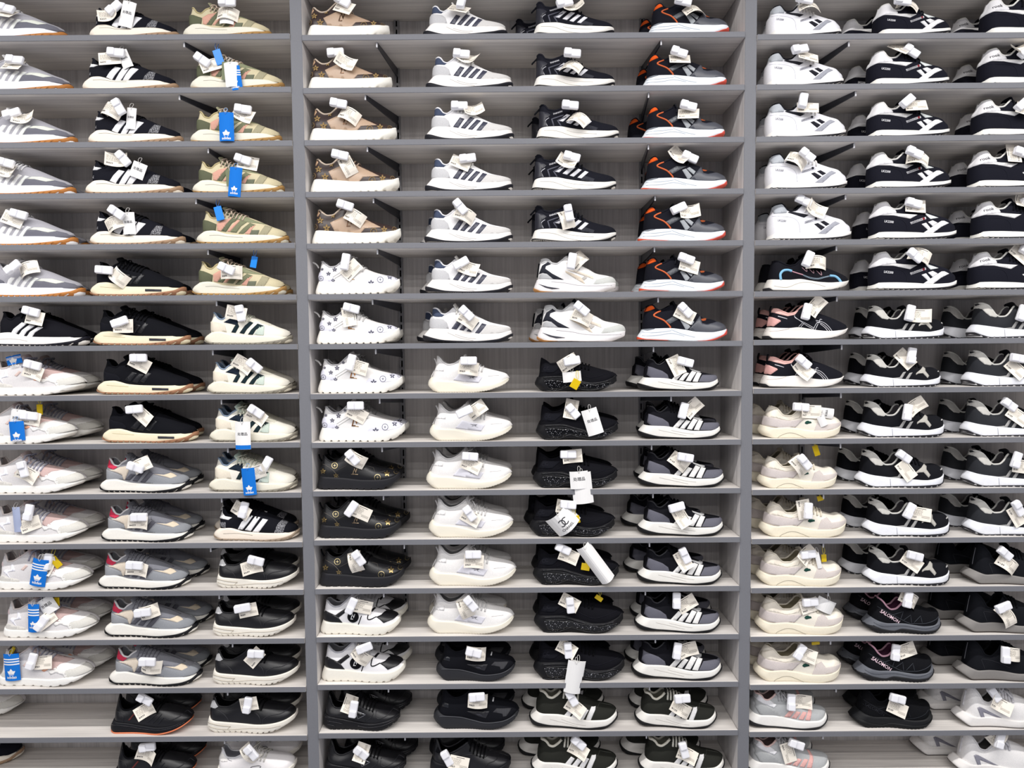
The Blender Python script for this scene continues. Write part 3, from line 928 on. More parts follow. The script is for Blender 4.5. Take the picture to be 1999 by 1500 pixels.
    P('heel_patch', '20212b:speck', [(230, 510), (380, 520), (380, 640), (230, 590)]), ('B', 'toe_bumper', '75716b:rubber'), L('sole_groove', 'a8a296:rubber', .0007, [(330, 745), (600, 740), (900, 780)], 'm')]),
'C4': dict(g='chunky', look='black leather sneaker with chunky white sole', mid='e9e4d9:rubber', out=None, up='17171c:leather', lin='0e0e12', col='17171c:leather', ton='1a1a20', lac=('0e0e11', 5, .0023, False), parts=[
    P('heel_tab', 'dedede', [(150, 385), (185, 215), (290, 270), (340, 375), (280, 412)], 'w'), L('seam', '2a2a31:leather', .0012, [(185, 390), (320, 450), (450, 540), (540, 670)]),
    L('seam', '2c2c33:leather', .0013, [(1165, 715), (1185, 620), (1300, 560), (1480, 530), (1680, 470)]), L('seam', '26262d:leather', .0011, [(1000, 480), (1090, 560), (1140, 700)]),
    L('sole_groove', 'bdb5a6:rubber', .0012, [(140, 690), (350, 740), (560, 760)], 'm'), L('sole_groove', 'bdb5a6:rubber', .0010, [(150, 760), (330, 810), (520, 820)], 'm'), L('sole_groove', 'c4bcae:rubber', .0009, [(560, 760), (520, 820), (900, 800), (1250, 800), (1500, 750)], 'm')]),
'C5': dict(g='chunky', fr=(10, .6, .39, 60, 1700, 1400), look='plain white chunky sneaker', mid='e6e2d8:rubber', out=None, up='e9e6e6:leather', lin='9c9ca4', col='d9d9dc', ton='c9c9cf', lac=('cfcdc6', 5, .0026, True), parts=[
    P('heel_tab', 'efece8', [(165, 920), (185, 800), (290, 810), (340, 880), (330, 960), (230, 965)], 'w'), L('seam', '8f8f96:leather', .0009, [(330, 860), (360, 930), (420, 950)]),
    L('badge_outline', '55565e:metal', .0010, [(800, 1080), (950, 1050), (990, 1080), (830, 1165)], 'c')]),
'D1': dict(g='platform', fr=FD1, look='brown and tan monogram sneaker', mid='f4f2ea:rubber', out=None, up='433432:leather', lin='c9a98a', col='c5b5a4', ton='b39a84', lac=('a5917f', 4, .0023, False), parts=[
    P('quarter_panel', 'b49a83:leather', [(455, 520), (740, 390), (940, 380), (1140, 470), (1430, 610), (1120, 625), (1030, 722), (540, 682)]),
    P('heel_tab', 'c09e7e:leather', [(165, 420), (190, 310), (230, 285), (260, 340), (220, 415)], 'w'),
    L('stitch_line', '8d7764', .0007, [(510, 575), (740, 430), (1000, 520), (1330, 600)], 'x'),
    *LVM('5a4638:metal', 845, 520, 190), L('logo_bar', '5a4638:metal', .0008, [(745, 590), (920, 612)], 'x')] +
    [('S', '8f7750', *q) for q in ((270, 480, 62), (390, 620, 70), (1490, 655, 60), (515, 392, 48))] + [('R', '8f7750', *q) for q in ((1290, 690, 64), (165, 600, 55), (1680, 670, 46))]),
'D2': dict(g='platform', look='white monogram sneaker', mid='f3f1ea:rubber', out=None, up='eceae8:leather', lin='9c9a9c', col='b9b8ba', ton='c6c4c4', lac=('c3c2c0', 5, .0024, True), parts=[
    P('heel_overlay', 'dddde9:leather', [(98, 592), (95, 500), (140, 370), (200, 390), (420, 530), (455, 632), (250, 622)], 'w'),
    P('toe_overlay', 'dddde8:leather', [(1010, 685), (1080, 590), (1200, 555), (1450, 500), (1640, 490), (1730, 550), (1600, 632), (1300, 684)], 'w'),
    L('stitch_line', 'b4b2b0', .0008, [(420, 530), (740, 330)], 'x'), L('stitch_line', 'b4b2b0', .0008, [(455, 560), (770, 370)], 'x'),
    *LVM('a9713f:metal', 790, 500, 190), L('logo_bar', 'b58a4a:metal', .0010, [(715, 565), (850, 585)], 'x')] +
    [('S', '5e5e6c', *q) for q in ((460, 370, 52), (335, 462, 48), (1180, 665, 60), (1550, 540, 52), (215, 360, 30), (590, 262, 34), (425, 600, 44))] + [('R', '5e5e6c', *q) for q in ((190, 552, 50), (1362, 600, 62), (1690, 530, 36))] +
    [('F', 'pull_tab', 'd8d6d4', .0028, [(135, 300), (95, 235), (45, 200), (20, 190)])]),
'D3': dict(g='platform', fr=FD3, look='black sneaker with gold monogram', mid='2b2b30:rubber', out=None, up='16161b:leather', lin='0e0e12', col='19191e:leather', ton='111115', lac=('0c0c10', 5, .0023, False), parts=[
    L('stitch_line', '6e6860', .0007, [(205, 350), (400, 470), (545, 640)]), L('stitch_line', '54504b', .0006, [(490, 510), (700, 400)], 'x'), L('stitch_line', '54504b', .0006, [(1120, 420), (1220, 450), (1250, 570), (1580, 480)], 'x'),
    *LVM('c9b08f:metal', 862, 530, 130), L('logo_bar', 'c9b08f:metal', .0010, [(780, 580), (920, 585)], 'x')] +
    [('S', 'a08b60:metal', *q) for q in ((240, 512, 55), (485, 600, 50), (1480, 575, 58))] + [('R', 'b5a67e:metal', *q) for q in ((465, 402, 62), (1295, 652, 64), (1655, 520, 58))] +
    [('F', 'pull_tab', '141418', .0028, [(205, 300), (165, 230), (150, 160)])]),
'D4': dict(g='platform', fr=FD4, look='white and black sneaker with round emblem', mid='f0ece0:rubber', out=None, up='e8e7e9:leather', lin='96969c', col='b4b4ba', ton='b9b9bf', lac=('c9c9cb', 5, .0026, True), parts=[
    P('heel_overlay', '15151b:leather', [(150, 560), (185, 368), (400, 475), (470, 530), (548, 636), (350, 622)], 'w'), P('side_strap', '15151b:leather', [(400, 475), (600, 340), (640, 388), (470, 522)]),
    P('toe_overlay', '15151b:leather', [(1190, 515), (1500, 432), (1515, 370), (1640, 410), (1615, 520), (1520, 570), (1340, 636), (1270, 570)], 'w'),
    L('piping', '15151b', .0018, [(1070, 390), (1030, 540), (1080, 565), (1200, 512)]), L('piping', '15151b', .0016, [(915, 490), (850, 662)], 'x'), P('eyestay', '15151b:leather', [(1080, 400), (1170, 370), (1210, 270), (1255, 300), (1200, 410), (1120, 425)]),
    ('D', 'emblem', '15151b', 750, 510, 112), ('O', 'emblem_ring', 'e8e8ea', 750, 510, 96), *LVM('e8e8ea', 750, 510, 120)]),
'D5': dict(g='derby', look='black leather sneaker with triangle badge', mid='1b1b20:rubber', out=None, up='18181d:leather', lin='0c0c0f', col='1a1a1f:leather', ton='141418', lac=('0e0e11', 5, .0024, False), parts=[
    P('badge', '0f0f12:gloss', [(765, 440), (935, 515), (795, 590)]), L('badge_outline', 'c6c6cc:metal', .0009, [(755, 432), (945, 515), (795, 596)], 'cx'),
    L('seam', '2b2b31:leather', .0014, [(1150, 460), (1145, 540), (1200, 600), (1400, 530), (1570, 470)]), L('seam', '26262c:leather', .0013, [(800, 350), (960, 400), (1090, 460), (1060, 560), (940, 640)]),
    L('sole_ridge', '2a2a30:gloss', .0014, [(160, 550), (500, 612), (900, 700), (1100, 716), (1400, 650), (1590, 550)], 'm'), L('sole_ridge', '2a2a30:gloss', .0014, [(790, 735), (1000, 772), (1300, 730), (1560, 590)], 'm'),
    L('sole_ridge', '2e2e34:gloss', .0012, [(200, 630), (500, 690)], 'mx'), L('sole_ridge', '2e2e34:gloss', .0012, [(200, 700), (350, 735)], 'mx')]),
'E1': dict(g='stripe', look='white runner with four navy stripes', mid='eeebe8:rubber', out='20212b:rubber', up='e9e8e9', lin='3b4459', col='e2e2e4', ton='dcdad6', lac=('dddcd6', 5, .0026, False), parts=[
    P('heel_overlay', 'c1c1c3', [(185, 668), (212, 462), (350, 478), (480, 502), (540, 550), (582, 672)], 'w'), P('collar_patch', '434c62', [(230, 446), (262, 300), (320, 285), (390, 318), (435, 400), (500, 418), (455, 452)], 'w')] +
    [P('stripe', '3a3c4c:leather', p) for p in ([(630, 670), (730, 690), (850, 520), (765, 490)], [(780, 690), (862, 706), (1050, 510), (965, 480)], [(920, 715), (1002, 730), (1170, 560), (1092, 535)], [(1080, 745), (1160, 757), (1305, 600), (1218, 575)])] +
    [P('toe_overlay', 'cccac8', [(1180, 755), (1310, 612), (1420, 622), (1700, 672), (1775, 705), (1785, 738), (1500, 752)], 'w'), L('sole_groove', 'c4bfba:rubber', .0006, [(560, 740), (800, 840), (1050, 880)], 'm'), L('sole_groove', 'c4bfba:rubber', .0006, [(700, 770), (900, 830), (1100, 845)], 'm')]),
'E2': dict(g='sock', look='white knit runner with translucent sole', mid='ece6d6:plastic', out=None, up='e9e7e5', lin='98989a', col='d6d4d3', ton='d2d0cf', lac=('cfcecd', 6, .0024, True), parts=[
    P('heel_patch', 'efedeb:leather', [(222, 372), (270, 262), (432, 312), (420, 402)]), P('side_panel', 'dddce4:leather', [(622, 592), (762, 430), (1235, 540), (1150, 668)]),
    P('logo', '77777e', [(915, 510), (985, 522), (1100, 525), (1040, 552), (1095, 596), (1005, 558), (950, 566), (988, 545)]), L('seam', 'cfcccb', .0008, [(1350, 520), (1580, 500)], 'x'),
    ('F', 'pull_tab', 'd9d7d6', .0024, [(275, 235), (250, 130), (220, 70)]), ('F', 'heel_cord', 'd6d4d3', .0020, [(220, 320), (180, 400), (150, 460)])]),
'E3': dict(g='sock', fr=FE3, look='black knit runner with ribbed toe panel', mid='34353a:rubber', out=None, up='17181f', lin='0d0d11', col='17181f', ton='101115', lac=('0e0e12', 5, .0023, False), parts=[
    P('heel_patch', '1d2028:leather', [(230, 330), (270, 240), (385, 290), (370, 375)]), P('side_panel', '2b2b31:leather', [(720, 440), (1175, 440), (1095, 590), (950, 545)]), P('logo', '484850', [(880, 500), (980, 500), (1040, 540), (960, 525)]),
    P('toe_mesh', '2f2f33:mesh', [(1235, 465), (1310, 390), (1600, 402), (1500, 545), (1430, 560), (1420, 500)]), L('sole_ridge', '45464b:rubber', .0016, [(190, 545), (450, 540), (750, 590), (1050, 660), (1350, 660), (1680, 520)], 'm'),
    P('lace_tip', 'd9d9dc:plastic', [(1225, 270), (1240, 225), (1265, 232), (1250, 280)]), ('F', 'pull_tab', '17181f', .0026, [(200, 330), (150, 390), (115, 440)])]),
'E4': dict(g='derby', fr=(10, .6, .06, 90, 1760, 1430), look='plain black leather sneaker', mid='17181f:rubber', out=None, up='1d1d22:leather', lin='0d0d11', col='2a2a30:leather', ton='131317', lac=('0d0d10', 5, .0024, False), parts=[
    L('seam', '0e0e11:leather', .0014, [(620, 1000), (900, 925), (1180, 1000), (1290, 960)]), L('seam', '0f0f12:leather', .0014, [(1190, 1170), (1260, 1100), (1500, 1050), (1640, 1000)]), P('heel_patch', '14141a', [(190, 860), (240, 760), (300, 800), (280, 900)]),
    ('F', 'pull_tab', '15151a', .0028, [(230, 820), (195, 740), (160, 700)])]),
'F1': dict(g='fashion', look='black runner with four white stripes', mid='efece6:rubber', out='1d1d23:rubber', up='1e1f29', lin='17171d', col='22232d', ton='17171d', lac=('111116', 5, .0026, False), parts=[
    P('heel_overlay', '33343f:leather', [(135, 640), (150, 300), (300, 330), (380, 380), (270, 480), (310, 612)], 'w')] +
    [P('stripe', 'e5e5ea', p) for p in ([(535, 500), (622, 520), (770, 390), (700, 370)], [(690, 540), (780, 565), (942, 420), (860, 398)], [(830, 580), (910, 606), (1065, 475), (1000, 450)], [(985, 620), (1060, 640), (1200, 520), (1130, 495)])] +
    [L('piping', 'd2d2d8', .0010, [(345, 440), (275, 500), (312, 602)]), L('chevron', '5e5f6a', .0024, [(640, 390), (400, 470), (440, 602)], 'x'), L('chevron', '5e5f6a', .0022, [(690, 420), (515, 500), (585, 602)], 'x'),
     ('T', 'FASHION', 'dedee4', 520, 345, 46, 17, 'lettering', 1.0), P('toe_mesh', '25262e:mesh', [(1040, 672), (1130, 590), (1320, 650), (1290, 704)]),
     ('F', 'pull_tab', '191a22', .0028, [(140, 260), (80, 320), (45, 360)]), L('sole_groove', 'c9c5bd:rubber', .0007, [(250, 690), (500, 700), (800, 800), (1050, 840)], 'm'), L('sole_groove', 'c9c5bd:rubber', .0006, [(700, 690), (900, 740), (1300, 770)], 'm')]),
'F2': dict(g='swoosh', look='white runner with navy heel swoosh', mid='eeebec:rubber', out=None, up='ecebea:leather', lin='3a3b42', col='c4c4c4', ton='24252c', lac=('e4e3e2', 4, .0027, False), parts=[
    P('collar_patch', 'c1c1c1', [(205, 290), (232, 255), (340, 255), (400, 330), (350, 302), (240, 342)], 'w'),
    P('heel_swoosh', '373943', [(172, 545), (240, 380), (350, 308), (412, 350), (312, 390), (300, 440), (440, 540), (662, 657), (460, 642), (330, 540), (250, 520)]), P('heel_overlay', 'b4b5b7', [(172, 635), (198, 562), (250, 528), (330, 540), (452, 642)], 'w'),
    P('toe_cap', 'c3c5c1', [(1235, 747), (1290, 662), (1550, 612), (1640, 640), (1690, 732)], 'w'), P('stripe', 'dccfbc', [(690, 480), (1000, 610), (1082, 742), (1030, 722), (700, 520)]), P('stripe', 'dfd4c4', [(720, 462), (950, 500), (1230, 600), (1240, 650), (1100, 600)]),
    P('stripe_patch', 'b7b3ae', [(1000, 642), (1060, 590), (1122, 622), (1062, 672)]), P('sole_slit', '3c3e48:rubber', [(170, 735), (350, 788), (580, 825), (430, 836), (300, 802)], 'm'),
    P('heel_gum', 'a97a48:rubber', [(50, 910), (62, 815), (200, 868), (450, 892), (140, 912)], 'wm'), L('heel_strap', '16171c', .0030, [(182, 340), (160, 480), (148, 605)]), L('sole_groove', 'b9b5b8:rubber', .0008, [(420, 690), (700, 720), (1000, 770), (1600, 775)], 'm')]),
'F3': dict(g='airsole', look='black sneaker with glossy air sole', mid='15151a:rubber', out=None, up='14141b', lin='0b0b0f', col='15151c', ton='0f0f14', lac=('0c0c10', 6, .0028, False), parts=[
    P('air_bag', '0c0c0f:air', [(320, 595), (420, 570), (850, 602), (1100, 660), (1400, 712), (1770, 630), (1650, 742), (1400, 800), (1200, 782), (900, 712), (700, 742), (500, 792), (400, 762)], 'm'),
    L('sole_ridge', '1c1c21:gloss', .0022, [(300, 520), (700, 512), (1000, 600), (1350, 678), (1700, 610)], 'm'), L('sole_ridge', '1c1c21:gloss', .0016, [(340, 560), (700, 560), (1000, 640), (1350, 690)], 'm'), L('sole_ridge', '1c1c21:gloss', .0016, [(300, 790), (600, 795), (830, 720), (1000, 760), (1300, 815), (1600, 760), (1800, 640)], 'm'),
    P('heel_quilt', '191a22', [(240, 380), (330, 230), (700, 260), (520, 410), (400, 420)]), L('seam', '202029', .0010, [(600, 440), (850, 360), (1100, 470), (1350, 540), (1800, 380)]), P('toe_bumper', '1d1d22:rubber', [(1740, 560), (1850, 420), (1910, 460), (1880, 560)], 'w'),
    ('T', 'CC', '2c2c35', 370, 320, 110, 10, 'logo', .8)]),
'F4': dict(g='stripe', fr=FF4, look='olive runner with four white stripes', mid='ebe8e2:rubber', out='1b1b1e:rubber', up='33342f', lin='a5a395', col='d8d4c6', ton='2e2f2b', lac=('d0cec4', 5, .0034, False), colr=.0042, parts=
    [P('stripe', 'e2e1e1', p) for p in ([(738, 545), (842, 562), (925, 435), (860, 395)], [(868, 572), (962, 592), (1060, 470), (980, 430)], [(1005, 600), (1100, 614), (1190, 440), (1110, 410)], [(1140, 622), (1232, 628), (1318, 400), (1232, 380)])] +
    [L('seam', '4b4c47', .0008, [(1340, 420), (1550, 400), (1740, 470)]), L('sole_groove', 'c2beb8:rubber', .0006, [(500, 600), (800, 680), (1000, 740)], 'm'), L('sole_groove', 'c2beb8:rubber', .0006, [(700, 600), (950, 690), (1150, 720)], 'm')]),
'G1': dict(g='clima', look='black runner with orange heel tab', mid='e6ecf2:rubber', out=None, up='1d1e28', lin='1a1a21', col='1d1e28', ton='23242d', lac=('2a2b33', 4, .0024, False), parts=[
    P('heel_tab', 'd9581f', [(252, 325), (288, 250), (340, 208), (390, 186), (448, 250), (350, 292)], 'w'), L('piping', 'd0683f', .0026, [(545, 305), (445, 350), (428, 395), (600, 470), (700, 560), (738, 612)]),
    P('midfoot_strap', '53565b:leather', [(640, 482), (800, 390), (990, 395), (720, 542)]), P('stripe', '9fa3a7', [(915, 465), (990, 440), (1112, 592), (1062, 642), (1020, 640)]), P('stripe', '9fa3a7', [(1002, 438), (1060, 410), (1182, 500), (1140, 562)]),
    P('toe_overlay', '494b53:leather', [(1080, 645), (1200, 512), (1290, 400), (1330, 530), (1420, 552), (1600, 520), (1800, 560), (1840, 640), (1500, 692), (1250, 682)], 'w'), P('vamp_flash', 'a5532f', [(1310, 458), (1425, 455), (1400, 485), (1340, 490)]),
    P('heel_clip', '7d8289:rubber', [(180, 655), (195, 622), (440, 622), (300, 660)], 'wm'), P('heel_outsole', 'd8502f:rubber', [(95, 862), (100, 798), (300, 820), (700, 845), (700, 862)], 'wm'),
    P('toe_outsole', 'cf5345:rubber', [(1250, 850), (1400, 842), (1580, 805), (1740, 740), (1835, 640), (1865, 650), (1870, 780), (1700, 850)], 'wm'), L('sole_groove', 'b9c2cc:rubber', .0008, [(200, 700), (500, 690), (750, 660)], 'm'), L('sole_groove', 'b9c2cc:rubber', .0008, [(200, 760), (500, 745), (750, 710), (1000, 760)], 'm'), L('sole_groove', 'b9c2cc:rubber', .0008, [(750, 640), (950, 720), (1200, 780)], 'm')]),
'G2': dict(g='stripe', fr=FG2, look='black and grey suede striped runner', mid='eceae4:rubber', out='17171b:rubber', up='1a1a21', lin='101014', col='22222a:leather', ton='141419', lac=('101014', 5, .0026, False), parts=[
    P('heel_overlay', '62626c', [(215, 450), (248, 275), (300, 300), (530, 390), (640, 470), (672, 572), (450, 562), (300, 530)], 'w')] +
    [P('stripe', 'e5e4e2', p) for p in ([(718, 578), (832, 582), (965, 430), (880, 398)], [(868, 590), (962, 604), (1080, 450), (1000, 420)], [(1008, 612), (1112, 627), (1232, 420), (1140, 380)], [(1148, 632), (1252, 642), (1337, 440), (1250, 410)])] +
    [P('toe_overlay', '666670', [(1268, 640), (1350, 482), (1600, 462), (1690, 420), (1772, 560), (1600, 612), (1450, 645)], 'w'), P('eyestay', 'b9b9b9', [(1080, 312), (1250, 370), (1430, 372), (1400, 412), (1250, 412), (1100, 345)]),
     L('sole_groove', 'c2beb8:rubber', .0006, [(450, 620), (750, 690), (1000, 750)], 'm'), L('sole_groove', 'c2beb8:rubber', .0006, [(700, 630), (950, 690), (1150, 720)], 'm')]),
'H1': dict(g='classic', look='white trainer with grey heel tab', mid='efedea:rubber', out='2b2b33:rubber', up='e9e9ee:leather', lin='23232a', col='24242b', ton='e0e0e2', lac=('e6e4e0', 5, .0024, True), parts=[
    P('heel_tab', 'b3b8be', [(272, 392), (255, 240), (310, 140), (450, 140), (530, 290), (524, 374)], 'w'), P('collar_bar', '34343c', [(545, 366), (600, 345), (962, 420), (872, 472)]),
    P('name_strip', 'd2d2da', [(880, 545), (1150, 465), (1165, 520), (890, 590)]), ('T', 'GERISHOW', '5d5d66', 1000, 535, 48, 15, 'lettering', .9), ('D', 'name_dot', '2b2b36', 1105, 495, 26),
    P('stripe', '2f2f38', [(1075, 600), (1145, 580), (1287, 662), (1215, 718)]), P('stripe', '2f2f38', [(1195, 557), (1265, 537), (1377, 602), (1310, 638)]), P('toe_strap', '9fa1aa', [(1145, 792), (1440, 572), (1490, 550), (1582, 592), (1480, 642), (1300, 800)]),
    ('T', 'LK2200', '5a5a66', 435, 530, 58, -8, 'lettering', .9), L('seam', 'c9c9d2', .0008, [(240, 440), (600, 460), (760, 560), (800, 760)])]),
'I1': dict(g='classic', fr=FI1, look='black trainer with white cross stripes', mid='ecebe6:rubber', out='2b2b33:rubber', up='1e1f2b', lin='a8a5a0', col='dcdbd6', ton='23242e', lac=('17181f', 5, .0024, False), parts=[
    P('heel_tab', 'e3e2e4', [(172, 388), (150, 250), (230, 100), (490, 100), (612, 300), (602, 318), (280, 362)], 'w'), P('collar_bar', 'e6e5e4', [(280, 358), (560, 312), (720, 332), (1027, 355), (890, 432), (560, 362)]), P('vamp_flash', 'd9dedd', [(1150, 312), (1442, 415), (1290, 442)]),
    P('name_strip', 'dcdbdf', [(890, 500), (1190, 400), (1202, 442), (910, 542)]), ('T', 'GERISHOW', '2c2c38', 1010, 484, 52, 18, 'lettering', .85), ('D', 'name_dot', '7e3038', 1150, 436, 26)] + [P('stripe', 'e3e3e4', p) for p in VEC] +
    [('T', 'LK2200', 'e6e6ea', 465, 490, 62, -7, 'lettering', .95), L('seam', '2b2c38', .0009, [(240, 420), (650, 430), (800, 520), (850, 690)])]),
'J1': dict(g='classic', fr=FI1, look='black trainer with lettered white heel', mid='ecebe6:rubber', out='2b2b33:rubber', up='1e1f2b', lin='a8a5a0', col='dcdbd6', ton='23242e', lac=('17181f', 5, .0024, False), parts=[
    P('heel_tab', 'e3e2e4', [(172, 388), (150, 250), (230, 100), (490, 100), (612, 300), (602, 318), (280, 362)], 'w'), P('collar_bar', 'e6e5e4', [(280, 358), (560, 312), (720, 332), (1027, 355), (890, 432), (560, 362)]), P('vamp_flash', 'd9dedd', [(1150, 312), (1442, 415), (1290, 442)])] + [P('stripe', 'e3e3e4', p) for p in VEC] +
    [('T', 'rook', '2a2a34', 370, 255, 84, 12, 'lettering', 1.2), L('seam', '2b2c38', .0009, [(240, 420), (650, 430), (800, 520), (850, 690)])]),
'H2': dict(g='wave', look='black runner with sky blue curve', mid='ebe8e2:rubber', out='32323a:rubber', up='1d1d25', lin='0f0f14', col='1d1d25', ton='101015', lac=('101015', 4, .0026, True), parts=[
    L('side_curve', '86bcdc', .0042, [(430, 625), (418, 520), (470, 452), (560, 440), (640, 462)]), L('lettering', 'dba7b3', .0018, [(640, 462), (750, 497), (860, 530)]), L('piping', '9fb1c0', .0007, [(860, 525), (1000, 580), (1150, 600), (1280, 572), (1380, 552)]), L('piping', '9fb1c0', .0007, [(860, 540), (1000, 598), (1150, 618), (1280, 588), (1380, 565)]),
    L('side_curve', '86bcdc', .0040, [(1380, 556), (1480, 568), (1550, 615), (1602, 685)])] + [L('eyelet_loop', 'd6aeb6', .0008, p) for p in ([(840, 390), (935, 468), (925, 400)], [(980, 420), (1070, 502), (1060, 440)], [(1120, 450), (1222, 542), (1205, 455)])] +
    [L('sole_groove', 'c2bdb4:rubber', .0007, [(300, 740), (550, 770), (780, 690), (1000, 680), (1300, 760)], 'm')]),
'H3': dict(g='wave', fr=FH3, look='black runner with pink collar', mid='f0ece6:rubber', out='26262c:rubber', up='1d1e27', lin='141419', col='e3b5ad', ton='15151b', lac=('101015', 4, .0026, True), parts=[
    P('collar_patch', 'e3b5ad', [(235, 250), (250, 205), (340, 208), (400, 330), (560, 395), (680, 385), (770, 335), (700, 425), (560, 452), (400, 412), (258, 370)]), P('heel_patch', 'e3aea8', [(205, 632), (240, 450), (420, 530), (432, 552), (300, 642)], 'w'),
    L('lettering', 'd9d9de', .0013, [(375, 452), (550, 505)], 'x')] + [L('piping', 'd9d9de', .0009, p) for p in ([(1095, 540), (1250, 585), (1350, 670), (1410, 752)], [(1105, 565), (1230, 612), (1320, 690), (1370, 752)], [(1180, 610), (1270, 680), (1325, 752)], [(1050, 715), (1110, 600), (1160, 590)], [(1085, 725), (1140, 610)], [(690, 440), (720, 495), (900, 590), (1060, 682)], [(700, 470), (900, 620), (1040, 700)], [(775, 655), (850, 580)], [(815, 660), (880, 590)], [(1160, 590), (1180, 520), (1215, 530)])] +
    [L('sole_groove', 'cdbfb8:rubber', .0008, [(160, 740), (400, 730), (600, 690)], 'm'), ('F', 'pull_tab', '17171d', .0030, [(230, 430), (215, 330), (235, 245)])]),
'H4': dict(g='court', look='cream sneaker with small green emblem', mid='ece4cf:rubber', out=None, up='e5dfd2:leather', lin='b3a98f', col='e2dac9:leather', ton='d6cfc0', lac=('e0d8c6', 5, .0026, False), parts=[
    P('quarter_overlay', 'cbc2bf', [(158, 545), (190, 345), (400, 402), (650, 450), (950, 430), (782, 592), (640, 592), (500, 604), (300, 575)], 'w'), P('collar_patch', 'e7dfd0:leather', [(188, 300), (285, 215), (420, 188), (560, 350), (700, 392), (900, 330), (860, 402), (650, 446), (400, 386), (260, 372)]),
    P('toe_overlay', 'cfc6c1', [(1158, 680), (1230, 480), (1330, 430), (1420, 540), (1600, 512), (1760, 440), (1780, 540), (1600, 632), (1390, 682)], 'w'), P('emblem', '22473f', [(975, 500), (1000, 468), (1040, 455), (1062, 470), (1100, 478), (1112, 508), (1052, 520), (1022, 530), (990, 520)]),
    L('sole_groove', '8f897a:rubber', .0006, [(448, 815), (462, 778), (540, 738), (640, 705), (760, 712), (900, 765), (1010, 815)], 'm'), L('seam', 'a9a295', .0006, [(390, 385), (460, 290)], 'x')]),
'H5': dict(g='stripe', fr=FH5, look='grey runner with pink stripes', mid='eeece8:rubber', out='2a2a2e:rubber', up='b1b3b4', lin='8a7473', col='dcc0ba', ton='a9a8aa', lac=('b4b4b6', 5, .0030, True), parts=[
    P('heel_tab', 'dedee1', [(180, 165), (230, 20), (362, 120), (582, 270), (520, 322), (330, 245)], 'w'), P('heel_overlay', 'a2a4a5', [(155, 300), (190, 190), (400, 300), (560, 380), (640, 470), (660, 520), (400, 505), (250, 450)], 'w')] +
    [P('stripe', 'e2b0aa', p) for p in ([(728, 505), (842, 515), (920, 400), (830, 380)], [(868, 525), (962, 545), (1050, 420), (970, 395)], [(1005, 552), (1100, 568), (1170, 420), (1090, 405)], [(1140, 572), (1232, 578), (1278, 350), (1212, 335)])] + [L('seam', '8d8f91', .0008, [(1280, 350), (1450, 330), (1660, 400)])]),
'I2': dict(g='omini', look='black runner with pale figure emblem', mid='eceef4:rubber', out='2a2a31:rubber', up='1b1c22', lin='6f6b70', col='d2d1cb', ton='1d1d23', lac=('121217', 5, .0026, False), parts=[
    P('heel_tab', 'c6c4be', [(230, 175), (288, 80), (430, 138), (495, 222), (602, 362), (560, 388), (450, 372), (360, 290), (300, 212)], 'w'), P('stripe', 'aaa9a7', [(862, 630), (955, 490), (1015, 480), (930, 632)]), P('stripe', 'aaa9a7', [(1005, 640), (1092, 510), (1155, 500), (1070, 648)]), P('stripe', 'aaa9a7', [(720, 614), (880, 600), (890, 632)]),
    P('figure_emblem', 'b7b4ac', [(1380, 350), (1432, 400), (1432, 470), (1512, 580), (1480, 632), (1380, 522), (1280, 530), (1228, 560), (1232, 520), (1335, 430)]), P('toe_mark', 'b9b8b6', [(1730, 400), (1772, 430), (1712, 482), (1700, 465), (1745, 430)]), L('sole_groove', '9a9ca6:rubber', .0007, [(740, 640), (755, 780)], 'mx')]),
'J2': dict(g='omini', look='charcoal runner with pale figure emblem', mid='eceef4:rubber', out='3a3a42:rubber', up='3a3c41', lin='6f6b70', col='d2d1cb', ton='2b2c31', lac=('1a1a1f', 5, .0026, False), parts=[
    P('heel_tab', 'c6c4be', [(230, 175), (288, 80), (430, 138), (495, 222), (602, 362), (560, 388), (450, 372), (360, 290), (300, 212)], 'w'), P('stripe', 'aaa9a7', [(862, 630), (955, 490), (1015, 480), (930, 632)]), P('stripe', 'aaa9a7', [(1005, 640), (1092, 510), (1155, 500), (1070, 648)]), P('stripe', 'aaa9a7', [(720, 614), (880, 600), (890, 632)]),
    P('figure_emblem', 'b7b4ac', [(1380, 350), (1432, 400), (1432, 470), (1512, 580), (1480, 632), (1380, 522), (1280, 530), (1228, 560), (1232, 520), (1335, 430)]), L('sole_groove', '9a9ca6:rubber', .0007, [(740, 640), (755, 780)], 'mx')]),
'I3': dict(g='trail', look='black trail shoe with pink lettering', mid='63666d:rubber', out='202024:rubber', up='16171c', lin='7c4a69', col='d0a2b2', ton='3b2a33', lac=('141418', 4, .0024, False), parts=[
    ('T', 'SALOMON', 'e3c9d3', 590, 498, 92, -32, 'lettering', 1.0), L('piping', '3d4046', .0010, [(350, 300), (600, 440), (900, 600), (1000, 640)]), L('piping', '3d4046', .0010, [(1000, 640), (1300, 640), (1500, 560), (1570, 450)]), L('piping', '3d4046', .0010, [(630, 470), (855, 400), (800, 570)], 'x'),
    L('piping', '3d4046', .0010, [(855, 580), (1000, 470), (1022, 640)], 'x'), L('piping', '3d4046', .0010, [(1070, 625), (1195, 490), (1232, 640)], 'x'), L('sole_groove', '4b4e55:rubber', .0009, [(230, 590), (450, 690), (700, 690), (900, 690), (1300, 750), (1600, 650)], 'm')]),
'I4': dict(g='trail', fr=(10, .55, -.59, 85, 1735, 768), look='all-black trail shoe', mid='1e1f22:rubber', out='18191b:rubber', up='131418', lin='0a0a0d', col='17181d', ton='101014', lac=('0d0d10', 4, .0024, False), parts=[
